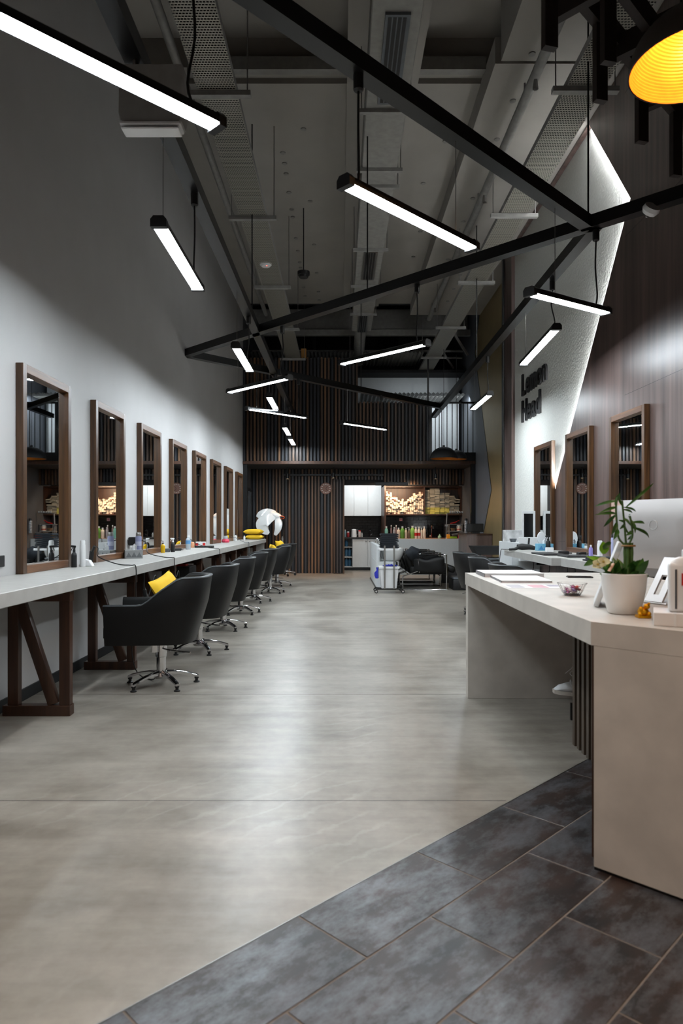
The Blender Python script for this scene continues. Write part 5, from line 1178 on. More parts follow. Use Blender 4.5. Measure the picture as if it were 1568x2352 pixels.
# all-in-one computer, seen from behind
t = thing('desktop_computer', 'silver all-in-one computer seen from behind on the desk', 'computer', (1.48, 3.18, ZD), math.radians(-64))
bm = B(); rows = []; W_, Z0_, Z1_ = 0.264, 0.145, 0.47
def rr(w_, z0, z1, y, r=0.012): return [(-w_, y, z0+r), (-w_+r, y, z0), (w_-r, y, z0), (w_, y, z0+r), (w_, y, z1-r), (w_-r, y, z1), (-w_+r, y, z1), (-w_, y, z1-r)]
rows = [rr(W_, Z0_, Z1_, 0.012), rr(W_, Z0_, Z1_, 0.006), rr(W_-0.05, Z0_+0.05, Z1_-0.05, -0.018), rr(W_-0.14, Z0_+0.10, Z1_-0.10, -0.028)]
R = grid(bm, rows, close=True); bm.faces.new(R[0]); bm.faces.new(R[-1]); ob('rear_shell', bm, m_alu, t, ang=30)
bm = B(); box(bm, -W_+0.005, W_-0.005, 0.012, 0.018, Z0_+0.005, Z1_-0.005); ob('screen', bm, m_blackm, t)
bm = B(); box(bm, -W_-0.002, -W_+0.058, -0.006, -0.0042, Z1_-0.095, Z1_+0.004); o = ob('sticky_note', bm, col(238, 206, 192), t); o.rotation_euler = (0, 0, 0)
bm = B(); lathe(bm, [(0.021, -0.001), (0.023, -0.001), (0.023, 0.001), (0.021, 0.001)], n=28, M=Matrix.Translation((0, -0.0292, 0.35)) @ Matrix.Rotation(PI/2, 4, 'X')); ob('round_emblem', bm, m_whitep, t)
bm = B(); rows = [[(-0.07, -0.10, 0.004), (0.07, -0.10, 0.004)], [(-0.07, -0.085, 0.02), (0.07, -0.085, 0.02)], [(-0.07, -0.02, 0.16), (0.07, -0.02, 0.16)], [(-0.07, -0.012, 0.26), (0.07, -0.012, 0.26)]]
def plate(a, b, c, d, hole=True):
    # leaning stand plate with a slot left open
    pass
bm = B()
for x0, x1 in ((-0.045, -0.014), (0.014, 0.045)): bar(bm, ((x0+x1)/2+0.10, -0.15, 0.008), ((x0+x1)/2+0.10, -0.02, 0.20), x1-x0, 0.010)
bar(bm, (0.10, -0.15, 0.008), (0.10, -0.13, 0.038), 0.03, 0.010); bar(bm, (0.10, -0.072, 0.123), (0.10, -0.02, 0.20), 0.03, 0.010)
ob('stand_leg', bm, m_alu, t)
bm = B(); box(bm, 0.03, 0.17, -0.155, 0.05, 0, 0.008, 0.002); ob('stand_foot', bm, m_alu, t)
# odds behind the pot on the desk
t = thing('card_terminal', 'dark card terminal behind the shampoo bottle', 'payment terminal', (1.46, 2.72, ZD), 0.3); bm = B(); prism(bm, [(-0.05, 0), (0.05, 0), (0.05, 0.06), (-0.05, 0.02)], -0.04, 0.04, 'y'); ob('body', bm, m_blackm, t)
bm = B(); box(bm, -0.03, 0.03, -0.03, 0.03, 0.045, 0.07, 0.003); ob('paper_roll_cover', bm, m_grey, t)
t = thing('paper_stack', 'small pale blue paper stack beside the computer foot', 'paper', (1.33, 2.62, ZD), 0.2); bm = B(); box(bm, -0.04, 0.04, -0.04, 0.04, 0, 0.045, 0.002); ob('stack', bm, col(196, 208, 216), t)
# sneaker of the person sitting behind the desk (resting on a footrest)
z = 4.35
sc_ = px(1272, 1577, z)
t = thing('sneaker', 'white lace-up sneaker showing behind the slatted desk panel', 'shoe', (sc_.x, z, sc_.z-0.04))
sec = [(0.0, 0.0, 0.018, 0.018), (0.03, -0.004, 0.034, 0.044), (0.08, -0.008, 0.042, 0.062), (0.13, -0.014, 0.045, 0.082), (0.18, -0.022, 0.044, 0.105), (0.24, -0.03, 0.040, 0.115), (0.29, -0.034, 0.034, 0.11)]
bm = B(); rows = []
for x, z0, hw, h in sec: rows.append([(x, hw*math.cos(a)*(1.0 if math.sin(a) < 0.3 else 0.75), z0+0.012+h*max(0, 0.5+0.5*math.sin(a))) for a in [2*PI*k/16 for k in range(16)]])
R = grid(bm, rows, close=True); bm.faces.new(R[0]); bm.faces.new(R[-1]); ob('upper', bm, m_whitep, t, ang=60)
bm = B(); rows = []
for x, z0, hw, h in sec: rows.append([(x-0.004, -hw*1.08, z0), (x-0.004, hw*1.08, z0), (x-0.004, hw*1.1, z0+0.024), (x-0.004, -hw*1.1, z0+0.024)])
R = grid(bm, rows, close=True); bm.faces.new(R[0]); bm.faces.new(R[-1]); ob('sole', bm, col(214, 206, 196), t)
for k in range(4):
    bm = B(); x = 0.10+0.022*k; tube(bm, [(x, -0.03, 0.055+0.014*k), (x+0.005, 0, 0.082+0.016*k), (x+0.01, 0.03, 0.055+0.014*k)], 0.004, 6); ob('lace', bm, m_whitep, t)
bm = B(); tube(bm, smooth_path([(0.14, -0.02, 0.10), (0.105, -0.03, 0.115), (0.09, -0.035, 0.135), (0.12, -0.03, 0.15), (0.17, -0.02, 0.15)], 4), 0.0025, 5); tube(bm, smooth_path([(0.06, -0.03, 0.13), (0.10, -0.035, 0.165), (0.115, -0.035, 0.19), (0.14, -0.03, 0.20), (0.18, -0.02, 0.17)], 4), 0.0025, 5); ob('loose_lace', bm, m_whitep, t)
fz = sc_.z-0.04-0.034
t = thing('foot_stool', 'low dark footrest hidden behind the slatted desk panel', 'footrest', (1.69, z, 0)); bm = B(); box(bm, -0.17, 0.17, -0.12, 0.12, fz-0.03, fz-0.001, 0.004); ob('board', bm, m_blackm, t)
for sx in (-0.12, 0.12):
    bm = B(); bar(bm, (sx, 0, 0), (sx, 0, fz-0.03), 0.2, 0.02); ob('leg', bm, m_blackm, t)

# ================================================================== kitchen and colour bar
m_tilek_back = M_('dark_grout', (40, 38, 38), 0.8)
KX0, KX1 = 0.10, 1.13
bm = B(); box(bm, KX0-0.05, KX0, YW+0.08, 19.0, 0, 2.63); box(bm, KX0-0.05, XG, 18.90, 19.0, 0, 2.63); ob('wall_kitchen', bm, m_tilek_back, kind='structure')
kw = bpy.data.objects['wall_kitchen']
def tiles(x0, x1, y, z0, z1, parent):
    tw_, th_ = 0.15, 0.075; me = None; r = 0; z = z0
    while z < z1-0.02:
        hh = min(th_, z1-z); x = x0-(tw_/2 if r % 2 else 0)
        while x < x1-0.01:
            a, b = max(x, x0), min(x+tw_, x1)
            if b-a > 0.02:
                if me is None:
                    bm = B(); box(bm, -0.5, 0.5, -0.008, 0.0, -0.5, 0.5); o = ob('tile', bm, m_tilek, parent); me = o.data
                else: o = inst('tile', me, parent, (0, 0, 0))
                o.location = ((a+b)/2, y, z+hh/2); o.scale = (b-a-0.004, 1, hh-0.004); o.rotation_euler = (random.uniform(-.006, .006), 0, random.uniform(-.006, .006))
            x += tw_
        z += th_; r += 1
tiles(KX0, KX1, 18.895, 0.90, 1.46, kw)
bm = B(); box(bm, KX1+0.04, XG, 17.90, 18.0, 0, 2.63); kc = ob('wall_colour_bar', bm, m_tilek_back, kind='structure')
tiles(KX1+0.04, 2.72, 17.895, 0.90, 1.50, kc); 
bm = B(); box(bm, KX1, KX1+0.04, YW+0.10, 18.9, 0, 2.22, 0.002); o = ob('trim_5', bm, m_trestle, kind='structure')
# base cabinets
t = thing('base_cabinet', 'white base cabinet with two doors and an open end bay in the kitchen', 'cabinet', (0.6, 18.4, 0))
bm = B()
for x0, x1 in ((KX0, 0.125), (0.335, 0.355), (1.10, 1.125)): box(bm, x0, x1, 18.32, 18.88, 0.10, 0.845)
box(bm, KX0, 1.125, 18.32, 18.88, 0.08, 0.10); box(bm, KX0, 1.125, 18.86, 18.88, 0.10, 0.845); ob('carcass', bm, m_white, t, True)
bm = B(); box(bm, KX0, 1.125, 18.36, 18.8, 0.0, 0.08); ob('plinth', bm, m_black, t, True)
for x0, x1, hx in ((0.345, 0.745, 0.70), (0.75, 1.12, 0.80)):
    bm = B(); box(bm, x0, x1, 18.295, 18.315, 0.085, 0.842, 0.002); d = ob('door', bm, m_white, t, True)
    bm = B(); bar(bm, (hx-0.01, 18.285, 0.77), (hx+0.02, 18.285, 0.79), 0.02, 0.012); ob('door_knob', bm, m_black, d, True)
bm = B(); box(bm, KX0+0.002, KX1-0.002, 18.27, 18.89, 0.847, 0.89, 0.003); o = ob('kitchen_worktop', bm, m_ktop); tag(o, 'dark worktop over the white kitchen base cabinet', 'worktop')
t = thing('wall_cabinet', 'white three-door wall cabinet in the kitchen opening', 'cabinet', (0.6, 18.6, 1.46))
bm = B(); box(bm, KX0+0.002, KX1-0.002, 18.54, 18.89, 1.461, 2.5); ob('carcass', bm, m_white, t, True)
for i, (x0, x1) in enumerate(((KX0+0.004, 0.385), (0.389, 0.76), (0.764, KX1-0.004))):
    bm = B(); box(bm, x0, x1, 18.515, 18.538, 1.465, 2.40, 0.002); ob('door', bm, m_white, t, True)
bm = B(); box(bm, KX0+0.002, KX1-0.002, 18.53, 18.539, 2.41, 2.5); ob('filler_panel', bm, m_white, t, True)
for i, (x, z0) in enumerate(((0.18, 0.101), (0.18, 0.372), (0.27, 0.101), (0.27, 0.372), (0.18, 0.634))):
    bottle('big blue water bottle in the open cabinet bay, ' + ('bottom left', 'middle left', 'bottom right', 'middle right', 'top')[i] + ' one', x, 18.55, z0, 0.042, 0.20 if i == 4 else 0.235, col(96, 150, 190, 0.1), m_whitep, 'cap', group='water bottles in the cabinet bay', name='water_bottle')
for i in range(2):
    bm = B(); box(bm, 0.126, 0.334, 18.34, 18.86, 0.345+0.267*i, 0.365+0.267*i); ob('inner_shelf', bm, m_white, bpy.data.objects['base_cabinet'], True)
KT = 0.89
t = thing('kettle', 'white electric kettle on the dark worktop', 'kettle', (0.385, 18.5, KT))
bm = B(); lathe(bm, [(0, 0), (0.075, 0), (0.075, 0.03), (0.065, 0.20), (0.05, 0.215), (0, 0.22)], n=20); ob('body', bm, m_whitep, t)
bm = B(); tube(bm, smooth_path([(0.06, 0, 0.19), (0.11, 0, 0.18), (0.11, 0, 0.08), (0.07, 0, 0.05)], 4), 0.011, 8); ob('handle', bm, m_grey, t)
bottle('small blue-grey bottle in the kitchen corner left of the red canister', 0.145, 18.45, KT, 0.03, 0.2, col(110, 140, 150), m_whitep, 'cap')
bottle('dark red canister left of the kettle', 0.225, 18.46, KT, 0.035, 0.15, col(150, 40, 44), m_whitep, 'aerosol', 'canister', name='canister')
bottle('red and white bottle right of the kettle', 0.535, 18.45, KT, 0.035, 0.18, col(214, 196, 190), m_red, 'aerosol')
bottle('slim pale bottle right of the red and white bottle', 0.60, 18.45, KT, 0.02, 0.12, col(190, 190, 186), m_whitep, 'cap')
t = thing('kitchen_tap', 'small chrome tap over the dark worktop', 'tap', (0.83, 18.75, KT)); bm = B(); tube(bm, smooth_path([(0, 0, 0), (0, 0, 0.16), (0, -0.06, 0.21), (0, -0.14, 0.17)], 4), 0.011, 8); ob('spout', bm, m_chrome, t); bm = B(); bar(bm, (0.01, 0, 0.05), (0.06, 0, 0.08), 0.012, 0.012); ob('lever', bm, m_chrome, t)
# colour bar counter, white front
t = thing('colour_bar', 'long white fronted counter below the boxes of hair colour', 'counter', (2.2, 17.2, 0))
bm = B(); box(bm, 0.98, 3.12, 16.72, 16.76, 0.0, 0.882, 0.002); ob('front_panel', bm, M_('pale_front', (206, 210, 210), 0.45, var=0.04, scale=60), t, True)
bm = B(); box(bm, 0.98, 3.12, 16.76, 17.2, 0.0, 0.84); ob('carcass', bm, m_white, t, True)
bm = B(); box(bm, KX1+0.045, 3.12, 17.2, 17.88, 0.0, 0.84); ob('rear_carcass', bm, m_white, t, True)
bm = B(); box(bm, KX1+0.045, 3.12, 16.76, 17.885, 0.842, 0.882, 0.002); ob('counter_top', bm, col(150, 104, 72, 0.35), t, True)
CT_ = 0.883
def on_bar(x, w_px, ytop, y=17.05):
    X = (x-780)*y/F; h = EYE-(ytop-1203)*y/F-CT_; return X, y, w_px*y/F/2, h
bars = [('teal pump bottle at the left end of the colour bar', 887, 8, 1209, (120, 176, 160), 'cap'), ('dark mauve bottle behind the folded stack, left one', 898, 4, 1206, (120, 100, 104), 'cap'), ('grey bottle between two dark mauve bottles', 905, 6, 1211, (160, 156, 160), 'cap'), ('dark mauve bottle behind the folded stack, right one', 909.5, 4, 1206, (120, 100, 104), 'cap'),
        ('white tub bottle left of the tall green bottle', 915, 8, 1212, (226, 210, 190), 'cap'), ('tall green bottle, leftmost of the greens', 924, 10, 1209, (96, 150, 62), 'cap'), ('pale bottle behind the tall green bottle', 932, 6, 1213, (222, 204, 180), 'cap'), ('brown bottle among the pale bottles', 939, 7, 1211, (110, 92, 74), 'pump'),
        ('light green bottle in the middle of the colour bar', 947, 10, 1208, (140, 190, 90), 'cap')]
for lb, x, wpx, yt, c_, st in bars:
    X, Y, r, h = on_bar(x, wpx, yt, 17.05 if wpx > 5 else 17.3); bottle(lb, X, Y, CT_, r, h, col(*c_, 0.25), m_whitep, st)
for lb, x, wpx, yt, bnd in (('white bottle with red label, left one of the pair', 955, 6.4, 1210, 1), ('white bottle with red label, right one of the pair', 962, 6.4, 1210, 1), ('slim cream bottle right of the red label pair', 968, 4.6, 1212, 0), ('white pump bottle at the right end of the shampoo row', 974, 6.6, 1209, 0)):
    X, Y, r, h = on_bar(x, wpx, yt, 17.0); bottle(lb, X, Y, CT_, r, h, col(236, 224, 204), m_whitep, 'pump' if '973' in str(x) else 'cap', band=(m_red, 0.25, 0.55) if bnd else None)
t = thing('bar_tap', 'tall chrome mixer tap on the colour bar', 'tap', (2.35, 17.5, CT_)); bm = B(); tube(bm, smooth_path([(0, 0, 0), (0, 0, 0.28), (0.01, -0.06, 0.34), (0.02, -0.12, 0.30), (0.02, -0.12, 0.24)], 4), 0.014, 8); ob('spout', bm, m_chrome, t); bm = B(); sph(bm, (-0.03, 0, 0.06), 0.03); ob('lever_body', bm, m_chrome, t)
t = thing('glass_flask', 'small clear glass bottle beside the mixer tap', 'bottle', (2.50, 17.1, CT_)); bm = B(); lathe(bm, [(0, 0), (0.04, 0), (0.045, 0.05), (0.015, 0.08), (0.015, 0.11), (0, 0.11)], n=16); ob('flask', bm, col(150, 190, 160, 0.1), t)
# swivel magnifier arm and small shelf at the right end
t = thing('shelf_rack', 'pale wire rack with jars at the right end of the colour bar', 'rack', (2.92, 17.25, CT_))
for x in (-0.17, 0.15):
    for y in (-0.1, 0.1):
        bm = B(); tube(bm, [(x, y, 0), (x, y, 0.36)], 0.009, 6); ob('upright', bm, m_pipe, t)
for z in (0.17, 0.345):
    bm = B(); box(bm, -0.19, 0.17, -0.11, 0.11, z, z+0.016); ob('rack_shelf', bm, m_pipe, t)
bottle('cream tub on the middle shelf of the wire rack', 3.0, 17.2, CT_+0.186, 0.06, 0.15, col(230, 210, 190), m_whitep, 'aerosol', 'tub', name='tub', band=(col(190, 90, 70), 0.2, 0.45))
t = thing('brown_bowl', 'brown bowl on the middle shelf of the wire rack', 'bowl', (2.86, 17.22, CT_+0.186)); bm = B(); lathe(bm, [(0, 0), (0.04, 0), (0.07, 0.07), (0.06, 0.075), (0, 0.06)], n=16); ob('bowl', bm, col(130, 104, 80), t)
t = thing('red_brush_set', 'red brush bundle on top of the wire rack', 'brushes', (2.88, 17.22, CT_+0.361))
for k in range(5):
    bm = B(); bar(bm, (-0.1+0.03*k, 0.02*k-0.04, 0.012), (0.06+0.02*k, -0.03+0.02*k, 0.05+0.012*k), 0.03, 0.02, 0.004); ob('brush', bm, m_red if k != 2 else m_blackm, t)
for i, (x, c_, lb) in enumerate(((2.70, (236, 160, 20), 'orange tub at the front of the wire rack'), (2.82, (150, 190, 30), 'lime green tray before the wire rack'), (3.03, (210, 40, 30), 'red carton before the wire rack'))):
    t = thing('tint_tub', lb, 'tub', (x, 17.0, CT_)); bm = B(); w_ = (0.04, 0.09, 0.08)[i]; box(bm, -w_, w_, -0.05, 0.05, 0, (0.10, 0.05, 0.11)[i], 0.006); ob('tub', bm, col(*c_), t)
t = thing('foil_roll', 'grey foil roll leaning over the tubs before the wire rack', 'foil roll', (2.93, 16.93, CT_+0.055)); bm = B(); tube(bm, [(-0.15, 0, 0.03), (0.16, 0, 0.09)], 0.028, 12); ob('roll', bm, col(120, 122, 124, 0.3, 0.5), t)
bottle('tall pepper-patterned bottle rack at the right end of the bar', 3.07, 16.6, 1.02, 0.04, 0.36, M_('speckled_label', (170, 172, 176), 0.4, var=0.9, scale=40), m_blackm, 'aerosol', 'canister', name='canister')
t = thing('bulb_lamp', 'tall grey lamp arm rising from the colour bar to a row of clear bulbs', 'lamp', (2.66, 17.05, CT_))
bm = B(); tube(bm, [(0, 0, 0), (0.0, 0, 0.30), (0.02, 0, 0.62)], 0.016, 8); ob('post', bm, m_steel, t); bm = B(); cyl(bm, (0, 0, 0), 0.05, 0.0, 0.02, 14); ob('foot', bm, m_steel, t); bm = B(); box(bm, -0.04, 0.05, -0.02, 0.02, 0.30, 0.35); ob('clamp', bm, m_steel, t)
bm = B(); tube(bm, [(0.02, 0, 0.62), (0.42, 0, 0.64)], 0.012, 8); ob('cross_arm', bm, m_steel, t)
for k in range(6):
    bm = B(); sph(bm, (0.10+0.06*k, 0, 0.66), 0.024); ob('clear_bulb', bm, m_pet, t)
t = thing('wall_socket', 'pale pink switch plate on the black tiles', 'socket', (1.60, 17.88, 1.36)); bm = B(); box(bm, -0.04, 0.04, -0.012, 0.006, -0.04, 0.04, 0.003); ob('plate', bm, col(226, 176, 180), t); bm = B(); box(bm, -0.02, 0.02, -0.014, -0.0122, -0.02, 0.02); ob('switch', bm, col(200, 120, 130), t)
# niche shelf with hair colour boxes
NX0, NXM, NX1, NZ0, NZ1, NY = 1.17, 2.165, 3.12, 1.50, 2.18, 17.45
t = thing('box_shelf', 'dark wooden two-bay wall shelf packed with hair colour boxes', 'shelf', (2.1, 17.6, NZ0))
for nm, a in (('bottom_board', (NX0-0.02, NX1, NY, 17.89, NZ0-0.03, NZ0)), ('top_board', (NX0-0.02, NX1, NY, 17.89, NZ1, NZ1+0.03)), ('side_board', (NX0-0.02, NX0+0.01, NY, 17.89, NZ0, NZ1)), ('side_board', (NX1-0.03, NX1, NY, 17.89, NZ0, NZ1)), ('divider', (NXM-0.012, NXM+0.012, NY, 17.89, NZ0, NZ1)), ('back_board', (NX0, NX1, 17.87, 17.89, NZ0, NZ1))):
    bm = B(); box(bm, *a); ob(nm, bm, m_trestle, t, True)
bm = B(); box(bm, -0.5, 0.5, -0.09, 0.09, -0.5, 0.5); pm = ob('hair_colour_box', bm, M_('carton_cream', (226, 208, 186), 0.6, rnd=0.25, var=0.35, scale=26)); bme = pm.data
bme2 = bme.copy(); bme2.materials[0] = M_('carton_grey', (168, 160, 142), 0.6, rnd=0.35, var=0.45, scale=26)
bme3 = bme.copy(); bme3.materials[0] = M_('carton_yellow', (206, 194, 96), 0.6, rnd=0.2, var=0.3, scale=26)
used = False
def cbox_(me, x, y, z, w_, h, lab, grp, ry=0.0):
    global used
    if not used and me is bme: o = pm; used = True
    else: o = bpy.data.objects.new('hair_colour_box', me); C.objects.link(o)
    o.location = (x, y, z+h/2); o.scale = (w_, 1, h); o.rotation_euler = (0, ry, 0); tag(o, lab, 'box', grp)
lb1, g1 = 'small cream hair colour carton piled in the left bay of the shelf', 'cartons in the left bay'
hl = [0.55, 0.56, 0.52, 0.47, 0.45, 0.40, 0.36, 0.33, 0.36, 0.30, 0.33, 0.38, 0.42, 0.46, 0.50, 0.47, 0.50, 0.53, 0.55]
n_ = 0
bmeb = bme.copy(); bmeb.materials[0] = M_('carton_dark', (92, 60, 46), 0.6, rnd=0.6, var=0.4, scale=26)
for i, H in enumerate(hl):
    x = NX0+0.04+i*0.0505; z = NZ0+0.0005
    while z-NZ0 < H and n_ < 218:
        h = random.choice((0.038, 0.046, 0.054)); ro = random.random()
        tilt = random.uniform(-0.25, 0.25) if (z-NZ0 > H-0.13 and 3 < i < 14) else 0.0
        cbox_(bmeb if ro < 0.10 else bme, x+random.uniform(-.003, .003), 17.62+random.uniform(-.06, .04), z, 0.047 if ro < 0.8 else 0.036, h-0.002, lb1 if ro >= 0.10 else lb1.replace('small cream', 'small dark brown'), g1 if ro >= 0.10 else 'dark cartons in the left bay', tilt); z += h; n_ += 1
lb2, g2 = 'long grey hair colour carton stacked in the right bay of the shelf', 'cartons in the right bay'
lb3, g3 = 'yellow hair colour carton at the bottom of the right bay', 'yellow cartons in the right bay'
hr_ = [0.60, 0.62, 0.62, 0.52, 0.54, 0.46, 0.24]
for i, H in enumerate(hr_):
    x = NXM+0.085+i*0.126; z = NZ0+0.0005; k = 0
    while z-NZ0 < H:
        h = 0.037 if k > 4 else 0.042
        y_ = k < 4 and i < 5
        cbox_(bme3 if y_ else bme2, x+random.uniform(-.004, .004), 17.62+random.uniform(-.03, .03), z, 0.120, h-0.001, lb3 if y_ else lb2, g3 if y_ else g2); z += h; k += 1
for x, z, r_ in ((2.95, 1.90, 0.9), (3.02, 1.81, -0.1), (3.02, 1.87, 0.08), (2.93, 1.83, 0.5)):
    cbox_(bme2, x, 17.58, z-0.02, 0.12, 0.035, 'grey hair colour carton tipped over at the right end of the shelf', 'tipped cartons at the right end', r_)
t = thing('wall_washer', 'black linear hood lamp above the left bay of the box shelf', 'light', (1.28, 17.0, 2.20))
bm = B(); box(bm, -0.40, 0.42, -0.06, 0.0, 0.0, 0.085, 0.006); ob('housing', bm, m_black, t); bm = B(); box(bm, -0.05, 0.0, -0.03, 0.2, 0.085, 0.10); ob('bracket', bm, m_black, t)
l = bpy.data.lights.new('shelf_glow', 'AREA'); l.shape = 'RECTANGLE'; l.size = 0.7; l.size_y = 0.04; l.energy = 15*WARM; l.color = (1.0, 0.72, 0.48)
lo = bpy.data.objects.new('shelf_glow', l); C.objects.link(lo); lo.parent = t; lo.location = (0.15, -0.03, -0.006); lo.rotation_euler = (math.radians(38), 0, 0)
# brown cabinet and the black screen on it
t = thing('side_cabinet', 'brown wood cabinet standing against the slate wall at the back right', 'cabinet', (2.83, 14.4, 0))
bm = B(); box(bm, -0.24, 0.28, -0.45, 0.5, 0.0, 1.02); ob('carcass', bm, m_panel, t); bm = B(); box(bm, -0.26, 0.285, -0.47, 0.52, 1.02, 1.045); ob('top', bm, m_trestle, t)
t = thing('monitor', 'black monitor seen from behind on the brown cabinet', 'monitor', (2.88, 14.5, 1.045)); bm = B(); box(bm, -0.19, 0.17, -0.02, 0.02, 0.03, 0.21, 0.01); ob('rear_shell', bm, m_blackm, t); bm = B(); box(bm, -0.08, 0.08, -0.06, 0.08, 0, 0.03); ob('stand', bm, m_blackm, t)

# ================================================================== wash area
t = thing('wash_console', 'long white back-wash console running towards the kitchen', 'console', (0.92, 14.2, 0))
bm = B(); box(bm, 0.70, 1.06, 12.95, 15.6, 0.03, 0.53, 0.004); ob('body', bm, m_white, t, True)
bm = B(); box(bm, 0.69, 1.07, 12.94, 15.62, 0, 0.03); ob('plinth', bm, m_black, t, True)
bm = B(); box(bm, 0.70, 0.76, 12.95, 15.6, 0.53, 0.84, 0.004); ob('upstand', bm, m_white, t, True)
bm = B(); box(bm, 1.06, 1.10, 12.96, 15.6, 0.03, 0.52, 0.004); ob('black_face', bm, m_blackm, t, True)
lbs = ['white ceramic shampoo bowl nearest the camera', 'white ceramic shampoo bowl in the middle of the wash console', 'farthest white ceramic shampoo bowl on the wash console']
lbc = ['black wash chair with chrome frame nearest the camera', 'black wash chair with chrome frame in the middle of the row', 'farthest black wash chair with chrome frame']
for i in range(3):
    y = 13.25+0.88*i
    t = thing('shampoo_bowl', lbs[i], 'sink', (1.01, y, 0.531), 0, 'shampoo bowls')
    bm = B(); rows = []
    for sx, sy, z in ((0.13, 0.15, 0.001), (0.16, 0.19, 0.02), (0.21, 0.25, 0.15), (0.235, 0.275, 0.25), (0.235, 0.275, 0.268), (0.21, 0.25, 0.268), (0.17, 0.21, 0.13), (0.05, 0.06, 0.06)):
        rows.append([(sx*math.copysign(abs(math.cos(a))**0.7, math.cos(a))-0.0, sy*math.copysign(abs(math.sin(a))**0.7, math.sin(a)), z - (0.03*math.cos(a) if z > 0.1 else 0)) for a in [2*PI*k/28 for k in range(28)]])
    R = grid(bm, rows, close=True); bm.faces.new(R[0]); bm.faces.new(R[-1]); ob('basin', bm, m_ceram, t, ang=50)
    bm = B(); tube(bm, smooth_path([(-0.215, 0.05, 0.26), (-0.215, 0.05, 0.37), (-0.16, 0.05, 0.39), (-0.12, 0.05, 0.34)], 3), 0.01, 8); ob('mixer_tap', bm, m_chrome, t)
    t = thing('wash_chair', lbc[i], 'chair', (1.60, y-0.02, 0), 0, 'wash chairs')
    for sy in (-0.36, 0.36):
        bm = B(); tube(bm, smooth_path([(-0.10, sy, 0.33), (-0.12, sy, 0.66), (-0.06, sy, 0.675), (0.36, sy, 0.665), (0.41, sy, 0.62), (0.41, sy, 0.05), (0.36, sy, 0.012), (-0.36, sy, 0.012), (-0.41, sy, 0.05), (-0.41, sy, 0.24), (-0.37, sy, 0.27), (-0.12, sy, 0.36)], 3), 0.011, 8); ob('chrome_loop', bm, m_chrome, t)
    for x, z in ((-0.3, 0.30), (0.30, 0.27)):
        bm = B(); tube(bm, [(x, -0.36, z if x > 0 else 0.29), (x, 0.36, z if x > 0 else 0.29)], 0.010, 8); ob('cross_tube', bm, m_chrome, t)
    for sy in (-0.36, 0.36):
        bm = B(); bar(bm, (-0.08, sy, 0.675), (0.36, sy, 0.668), 0.05, 0.022, 0.006); ob('arm_pad', bm, m_leather, t)
    bm = B(); box(bm, -0.28, 0.46, -0.32, 0.32, 0.29, 0.46, 0.05, 3); ob('seat', bm, m_leather, t, ang=50)
    bm = B(); bar(bm, (-0.24, 0, 0.40), (-0.33, 0, 0.70), 0.60, 0.10, 0.04); ob('backrest', bm, m_leather, t, ang=50)
    bm = B(); bar(bm, (0.44, 0, 0.42), (0.60, 0, 0.36), 0.56, 0.13, 0.045); ob('leg_rest', bm, m_leather, t, ang=50)
    for sy, sg in ((-0.345, -1), (0.345, 1)):
        bm = B(); rows = []; rows2 = []
        for iz in range(9):
            v = iz/8; r = []; r2 = []
            for ix in range(13):
                u = ix/12; zt = 0.635-0.055*math.sin(PI*min(1, u*1.25))**2; z = 0.315+(zt-0.315)*v
                e_ = (1-abs(2*u-1)**6)*(1-abs(2*v-1)**6); y_ = sy+sg*0.030*e_**0.5+sg*0.004*math.sin(u*9+v*5)*e_
                xx = -0.20+0.58*u; rc = 0.03*(abs(2*v-1)**8); xx += rc if u < 0.5 else -rc
                r.append((xx, y_, z)); r2.append((xx, sy-sg*0.02, z))
            rows.append(r); rows2.append(r2)
        grid(bm, rows); grid(bm, rows2); bmesh.ops.remove_doubles(bm, verts=bm.verts[:], dist=0.0002)
        bnd = [e for e in bm.edges if len(e.link_faces) == 1]; bmesh.ops.bridge_loops(bm, edges=bnd)
        ob('side_panel', bm, m_leather, t, ang=60)
t = thing('step_stool', 'low black box step with a grey top beside the wash chairs', 'step', (2.30, 13.1, 0)); bm = B(); box(bm, -0.17, 0.19, -0.28, 0.28, 0.0, 0.20, 0.012, 2); ob('base', bm, m_blackm, t); bm = B(); box(bm, -0.16, 0.18, -0.27, 0.27, 0.20, 0.235, 0.01); ob('pad', bm, m_grey, t)
t = thing('step_stool', 'taller black box behind the low step by the white counter', 'step', (2.36, 14.6, 0)); bm = B(); box(bm, -0.2, 0.2, -0.2, 0.2, 0.0, 0.30, 0.012, 2); ob('base', bm, m_blackm, t)
t = thing('draped_towel', 'dark towel heap lying between the nearest bowl and its chair', 'towel', (1.40, 12.98, 0.72))
bm = B(); sph(bm, (0, 0, 0), 0.15, (0.95, 1.1, 0.85), 20, 14)
for v in bm.verts:
    k = 1+0.12*math.sin(v.co.x*40+v.co.z*23)+0.08*math.sin(v.co.y*31+v.co.z*17); v.co = Vector((v.co.x*k, v.co.y*k, v.co.z*k-0.04))
ob('towel', bm, m_towel, t, ang=60)
